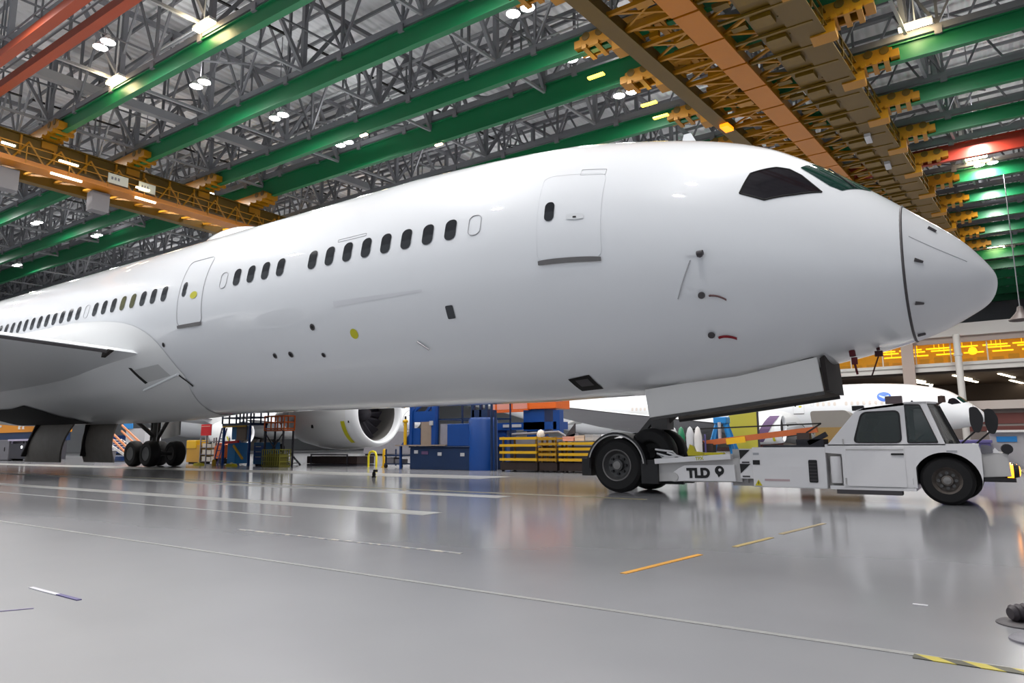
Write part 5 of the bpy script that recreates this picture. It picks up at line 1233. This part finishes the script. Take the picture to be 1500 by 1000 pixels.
mb = MB(); mb.bar((-32.2, 20.48, 1.96), (-30.2, 20.48, 1.96), .05, .08); mb.bar((-31.2, 20.48, 1.0), (-30.4, 20.48, .35), .07, .1); P_(mb, 'yellow_brace', YELB, t)
mb = MB(); mb.bar((-32.9, 20.5, 0), (-32.3, 20.5, 1.9), .05); mb.bar((-33.2, 20.9, 0), (-32.5, 20.9, 1.9), .05)
for k in range(6): mb.bar((-32.85+.1*k, 20.5, .3*k+.15), (-33.1+.1*k, 20.9, .3*k+.15), .04)
P_(mb, 'ladder', PURP, t)
mb = MB(); mb.bar((-31.9, 20.48, 1.15), (-30.8, 20.48, 1.2), .08, .12); P_(mb, 'red_bar', REDS, t)
t = root('tool_chest', 'blue tool chest with pale label strips beside the blue work platform', 'chest', -29.6, 21.2)
mb = MB(); mb.rng(-29.85, -28.95, 20.7, 21.6, .08, 1.15); P_(mb, 'body', mat('teal blue chest', '#1a5c8c', .45), t, bevel=.03)
for z in (.3, .55, .8):
    mb = MB(); mb.rng(-29.78, -29.02, 20.67, 20.7, z, z+.2); d = P_(mb, 'drawer', BLUE, t); mb = MB(); mb.rng(-29.6, -29.2, 20.65, 20.67, z+.12, z+.16); P_(mb, 'label_strip', GREYL, d)
mb = MB()
for x in (-29.75, -29.1): mb.lathe([(.001, -.35), (.05, -.35), (.05, .35), (.001, .35)], (x, 21.15, .05), 'y', 10)
P_(mb, 'caster', DARK, t)
t = root('orange_scaffold', 'orange caged scaffold tower beside the rear of the far engine', 'scaffold', -28.3, 20.9)
mb = MB(); rails(mb, -28.9, -27.4, 20.6, 21.2, (1.8, 2.1, 2.4), 1.7, .5, .05); P_(mb, 'cage_rail', ORANGE, t)
mb = MB(); mb.rng(-28.9, -27.4, 20.6, 21.2, 1.68, 1.74); P_(mb, 'deck', ORANGE, t)
for x in (-28.85, -27.45):
    for y in (20.62, 21.18): mb = MB(); mb.bar((x, y, 0), (x, y, 1.7), .07); P_(mb, 'leg', GREYD, t)
mb = MB(); mb.bar((-28.85, 20.62, .2), (-27.45, 20.62, 1.6), .04); mb.bar((-28.85, 20.62, 1.6), (-27.45, 20.62, .2), .04); P_(mb, 'cross_brace', GREYD, t)
t = root('wire_cage', 'low yellowish wire cage bin at the foot of the orange scaffold', 'cage', -27.4, 20.2)
mb = MB(); rails(mb, -28.0, -26.7, 19.9, 20.5, (.25, .5, .8), .06, .16, .03); P_(mb, 'cage_mesh', mat('olive yellow wire', '#8d8a2c', .5), t)
mb = MB(); mb.rng(-28.0, -26.7, 19.9, 20.5, 0, .08); mb.rng(-27.9, -26.8, 20.0, 20.4, .08, .6); P_(mb, 'contents', mat('olive contents', '#6f6a24', .7), t)
for x, y, lab in ((-33.4, 20.0, 'yellow wheel chock on the floor under the red sign'), (-30.4, 19.9, 'yellow wheel chock on the floor before the blue work platform')):
    mb = MB(); mb.plate([(x-.3, 0), (x-.2, .12), (x+.2, .12), (x+.3, 0)], y-.15, y+.15); mb.tube([(x-.1, y, .11), (x-.05, y, .17), (x+.05, y, .17), (x+.1, y, .11)], .015, 6); tag(mb.build('wheel_chock', YELL), lab, 'chock', 'yellow wheel chocks')
mb = MB(); mb.lathe([(.001, 0), (.1, 0), (.1, .25), (.06, .32), (.001, .33)], (-31.9, 19.9, 0), 'z', 12); tag(mb.build('canister', YELB, smooth=40), 'small yellow canister with nothing on it before the ladder of the blue platform', 'canister')
# far left, beyond the belly doors
t = root('boarding_stairs', 'mobile stairs with orange and white sloping rails on a blue base', 'stairs', -47.5, 23.5)
for y in (23.0, 24.2):
    for z in (1.35, 1.75):
        mb = MB(); mb.bar((-50.4, y, z+.75), (-46.6, y, z-1.0), .07, .12); P_(mb, 'orange_rail', mat('rail orange', '#d98a5a', .5), t)
    mb = MB(); mb.bar((-50.4, y, 1.45), (-46.6, y, -.02+.25), .07, .16); P_(mb, 'stringer', SLAB, t)
for k in range(8):
    mb = MB(); mb.rng(-50.2+.46*k, -49.9+.46*k, 23.0, 24.2, 1.42-.155*k, 1.47-.155*k); P_(mb, 'tread', GREYL, t)
mb = MB(); mb.rng(-51.5, -50.3, 23.0, 24.2, 1.4, 1.5); mb.bar((-51.4, 23.1, 0), (-51.4, 23.1, 1.4), .1); mb.bar((-51.4, 24.1, 0), (-51.4, 24.1, 1.4), .1); P_(mb, 'landing', GREYL, t)
mb = MB(); mb.rng(-50.3, -47.0, 23.1, 24.1, .05, .32); P_(mb, 'base_frame', BLUE, t)
t = root('grey_bin', 'translucent grey bin under the mobile stairs', 'bin', -48.2, 22.2)
mb = MB(); mb.plate([(-49.0, .75), (-48.9, 0), (-47.7, 0), (-47.5, .75)], 21.9, 22.6); P_(mb, 'bin_body', GREYM, t); mb = MB(); mb.rng(-49.05, -47.45, 21.85, 22.65, .72, .8); P_(mb, 'bin_rim', GREYL, t)
t = root('white_container', 'white box container with a blue sign behind the mobile stairs', 'container', -47.0, 26)
mb = MB(); mb.rng(-52.6, -49.9, 25.6, 26.8, .1, 2.3); P_(mb, 'container_body', GREYL, t); mb = MB(); mb.rng(-52.9, -51.6, 25.5, 25.58, 2.3, 2.75); P_(mb, 'blue_sign', BLUEL, t); mb = MB(); mb.rng(-52.5, -50, 25.7, 26.7, 0, .1); mb.bar((-52.3, 25.6, 2.2), (-52.3, 25.6, 2.4), .06); P_(mb, 'skid', DARK, t)
t = root('maintenance_lift', 'orange topped maintenance lift with white patches and a blue skirt', 'lift', -60, 25)
mb = MB(); mb.rng(-75, -62.4, 24, 26, 2.25, 3.1); P_(mb, 'orange_deck', mat('amber orange', '#d08414', .5), t)
mb = MB(); mb.rng(-75, -62.6, 24.1, 26, 1.55, 2.25); P_(mb, 'blue_skirt', BLUED, t)
for x in (-74.6, -70.5, -66.5, -62.8): mb = MB(); mb.rng(x-.15, x+.15, 24.2, 25.8, 0, 1.55); P_(mb, 'leg', GREYD, t)
for k, x in enumerate((-72.6, -71.6, -67.2, -66.4, -64.0)): mb = MB(); mb.plate([(x-.4, 2.5), (x-.3, 2.9), (x+.45, 2.9), (x+.35, 2.75), (x-.1, 2.7), (x, 2.5)], 23.96, 24.0); P_(mb, 'white_patch', SLAB, t)
t = root('metal_cabinet', 'plain light grey metal cabinet beside the dark tool trolley', 'cabinet', -61.5, 21.2)
mb = MB(); mb.rng(-64.5, -60.3, 20.9, 21.8, .05, 1.55); P_(mb, 'body', GREYM, t, bevel=.02); mb = MB(); mb.bar((-61, 20.88, .7), (-61, 20.88, 1.0), .05); P_(mb, 'handle', DARK, t); mb = MB(); mb.rng(-64.4, -60.4, 21, 21.7, 0, .06); P_(mb, 'plinth', DARK, t)
t = root('tool_trolley', 'dark grey tool trolley with two bright lamps and a pale top', 'trolley', -57, 21.2)
mb = MB(); mb.rng(-60.1, -56.2, 20.9, 21.8, .15, 1.25); P_(mb, 'body', GREYD, t, bevel=.03); mb = MB(); mb.rng(-60.3, -56.0, 20.8, 21.9, 1.45, 1.58); mb.bar((-60, 21, 1.2), (-60, 21, 1.5), .08); mb.bar((-56.3, 21, 1.2), (-56.3, 21, 1.5), .08); P_(mb, 'white_top', mat('lavender white top', '#bdb4cc', .5), t)
for x in (-57.9, -57.1):
    mb = MB(); mb.lathe([(.001, -.04), (.1, -.02), (.1, .02)], (x, 20.87, 1.0), 'y', 12); P_(mb, 'small_lamp', mat('small lamp', '#ffffff', .4, emit=1.5), t)
for x in (-59.8, -56.5):
    mb = MB(); mb.lathe([(.001, -.35), (.1, -.35), (.1, .35), (.001, .35)], (x, 21.35, .1), 'y', 10); P_(mb, 'caster', DARK, t)
for k, (x, y, c, w_, h, lab) in enumerate(((-90, 44, BLUE, 5, 2.4, 'blue service container far away under the third airliner'), (-46, 47, GREYM, 6, 2.2, 'grey service container standing far behind the blue work station'))):
    t = root('service_container', lab, 'container', x, y); mb = MB(); mb.rng(x-w_/2, x+w_/2, y-1, y+1, .15, h); P_(mb, 'container_body', c, t, bevel=.03); mb = MB(); mb.rng(x-w_/2+.1, x+w_/2-.1, y-.9, y+.9, 0, .15); P_(mb, 'skid', DARK, t)

LAMPP, WORLDP, EXPO = 580, .46, .36
FILLP = 110
# ------------------------------------------------------------------ light and camera
def area(name, loc, size, power, color=(1,1,1), rot=(0,0,0), shape='DISK', sy=None):
    l = bpy.data.lights.new(name, 'AREA'); l.energy = power; l.size = size; l.color = color; l.shape = shape
    if sy: l.size_y = sy
    o = bpy.data.objects.new(name, l); COL.objects.link(o); o.location = loc; o.rotation_euler = rot; return o
for n_, (x, y) in enumerate(LAMP_SPOTS):
    area('lamp_light', (x, y, 21.22), .7, LAMPP, (1, .985, .97))
    if n_ % 2 == 0: area('roof_fill_light', (x, y, 21.78), 1.2, FILLP, (1, .985, .97), (pi, 0, 0))  # added upward fill at every other lamp to brighten the roof deck
for (x, y, z, lab) in FLOODS:
    l = bpy.data.lights.new('flood_light', 'POINT'); l.energy = 70; l.color = (1, .82, .5); l.shadow_soft_size = .15
    o = bpy.data.objects.new('flood_light', l); COL.objects.link(o); o.location = (x, y-.75, z-.1)
w = bpy.data.worlds.new('hall daylight'); SC.world = w; w.use_nodes = True
bg = w.node_tree.nodes['Background']; bg.inputs[0].default_value = (.86, .92, 1, 1); bg.inputs[1].default_value = WORLDP
cam = bpy.data.cameras.new('camera'); co = bpy.data.objects.new('camera', cam); COL.objects.link(co)
YA, PT, RL = R(55.45132), R(8.6136), R(-.37754)
nose2 = Vector((sin(YA), -cos(YA))); port2 = Vector((cos(YA), sin(YA)))
Rt = Vector((nose2.x, port2.x, 0)); Fh = Vector((nose2.y, port2.y, 0)); Up = Vector((0, 0, 1))
fw = Fh*cos(PT)+Up*sin(PT); up = -Fh*sin(PT)+Up*cos(PT)
ix = Rt*cos(RL)+up*sin(RL); iy = -Rt*sin(RL)+up*cos(RL)
M4 = Matrix(((ix.x, iy.x, -fw.x, 0), (ix.y, iy.y, -fw.y, 0), (ix.z, iy.z, -fw.z, .9797), (0, 0, 0, 1)))
co.matrix_world = M4
cam.sensor_width = 36; cam.sensor_fit = 'HORIZONTAL'; cam.lens = 992.4/1500*36; cam.clip_end = 600; cam.clip_start = .05
SC.camera = co
SC.view_settings.view_transform = 'Standard'; SC.view_settings.look = 'None'; SC.view_settings.exposure = EXPO
SC.cycles.use_denoising = True
SC.cycles.max_bounces = 6; SC.cycles.diffuse_bounces = 3; SC.cycles.glossy_bounces = 4; SC.cycles.transparent_max_bounces = 8
SC.cycles.caustics_reflective = False; SC.cycles.caustics_refractive = False
SC.cycles.sample_clamp_indirect = 6
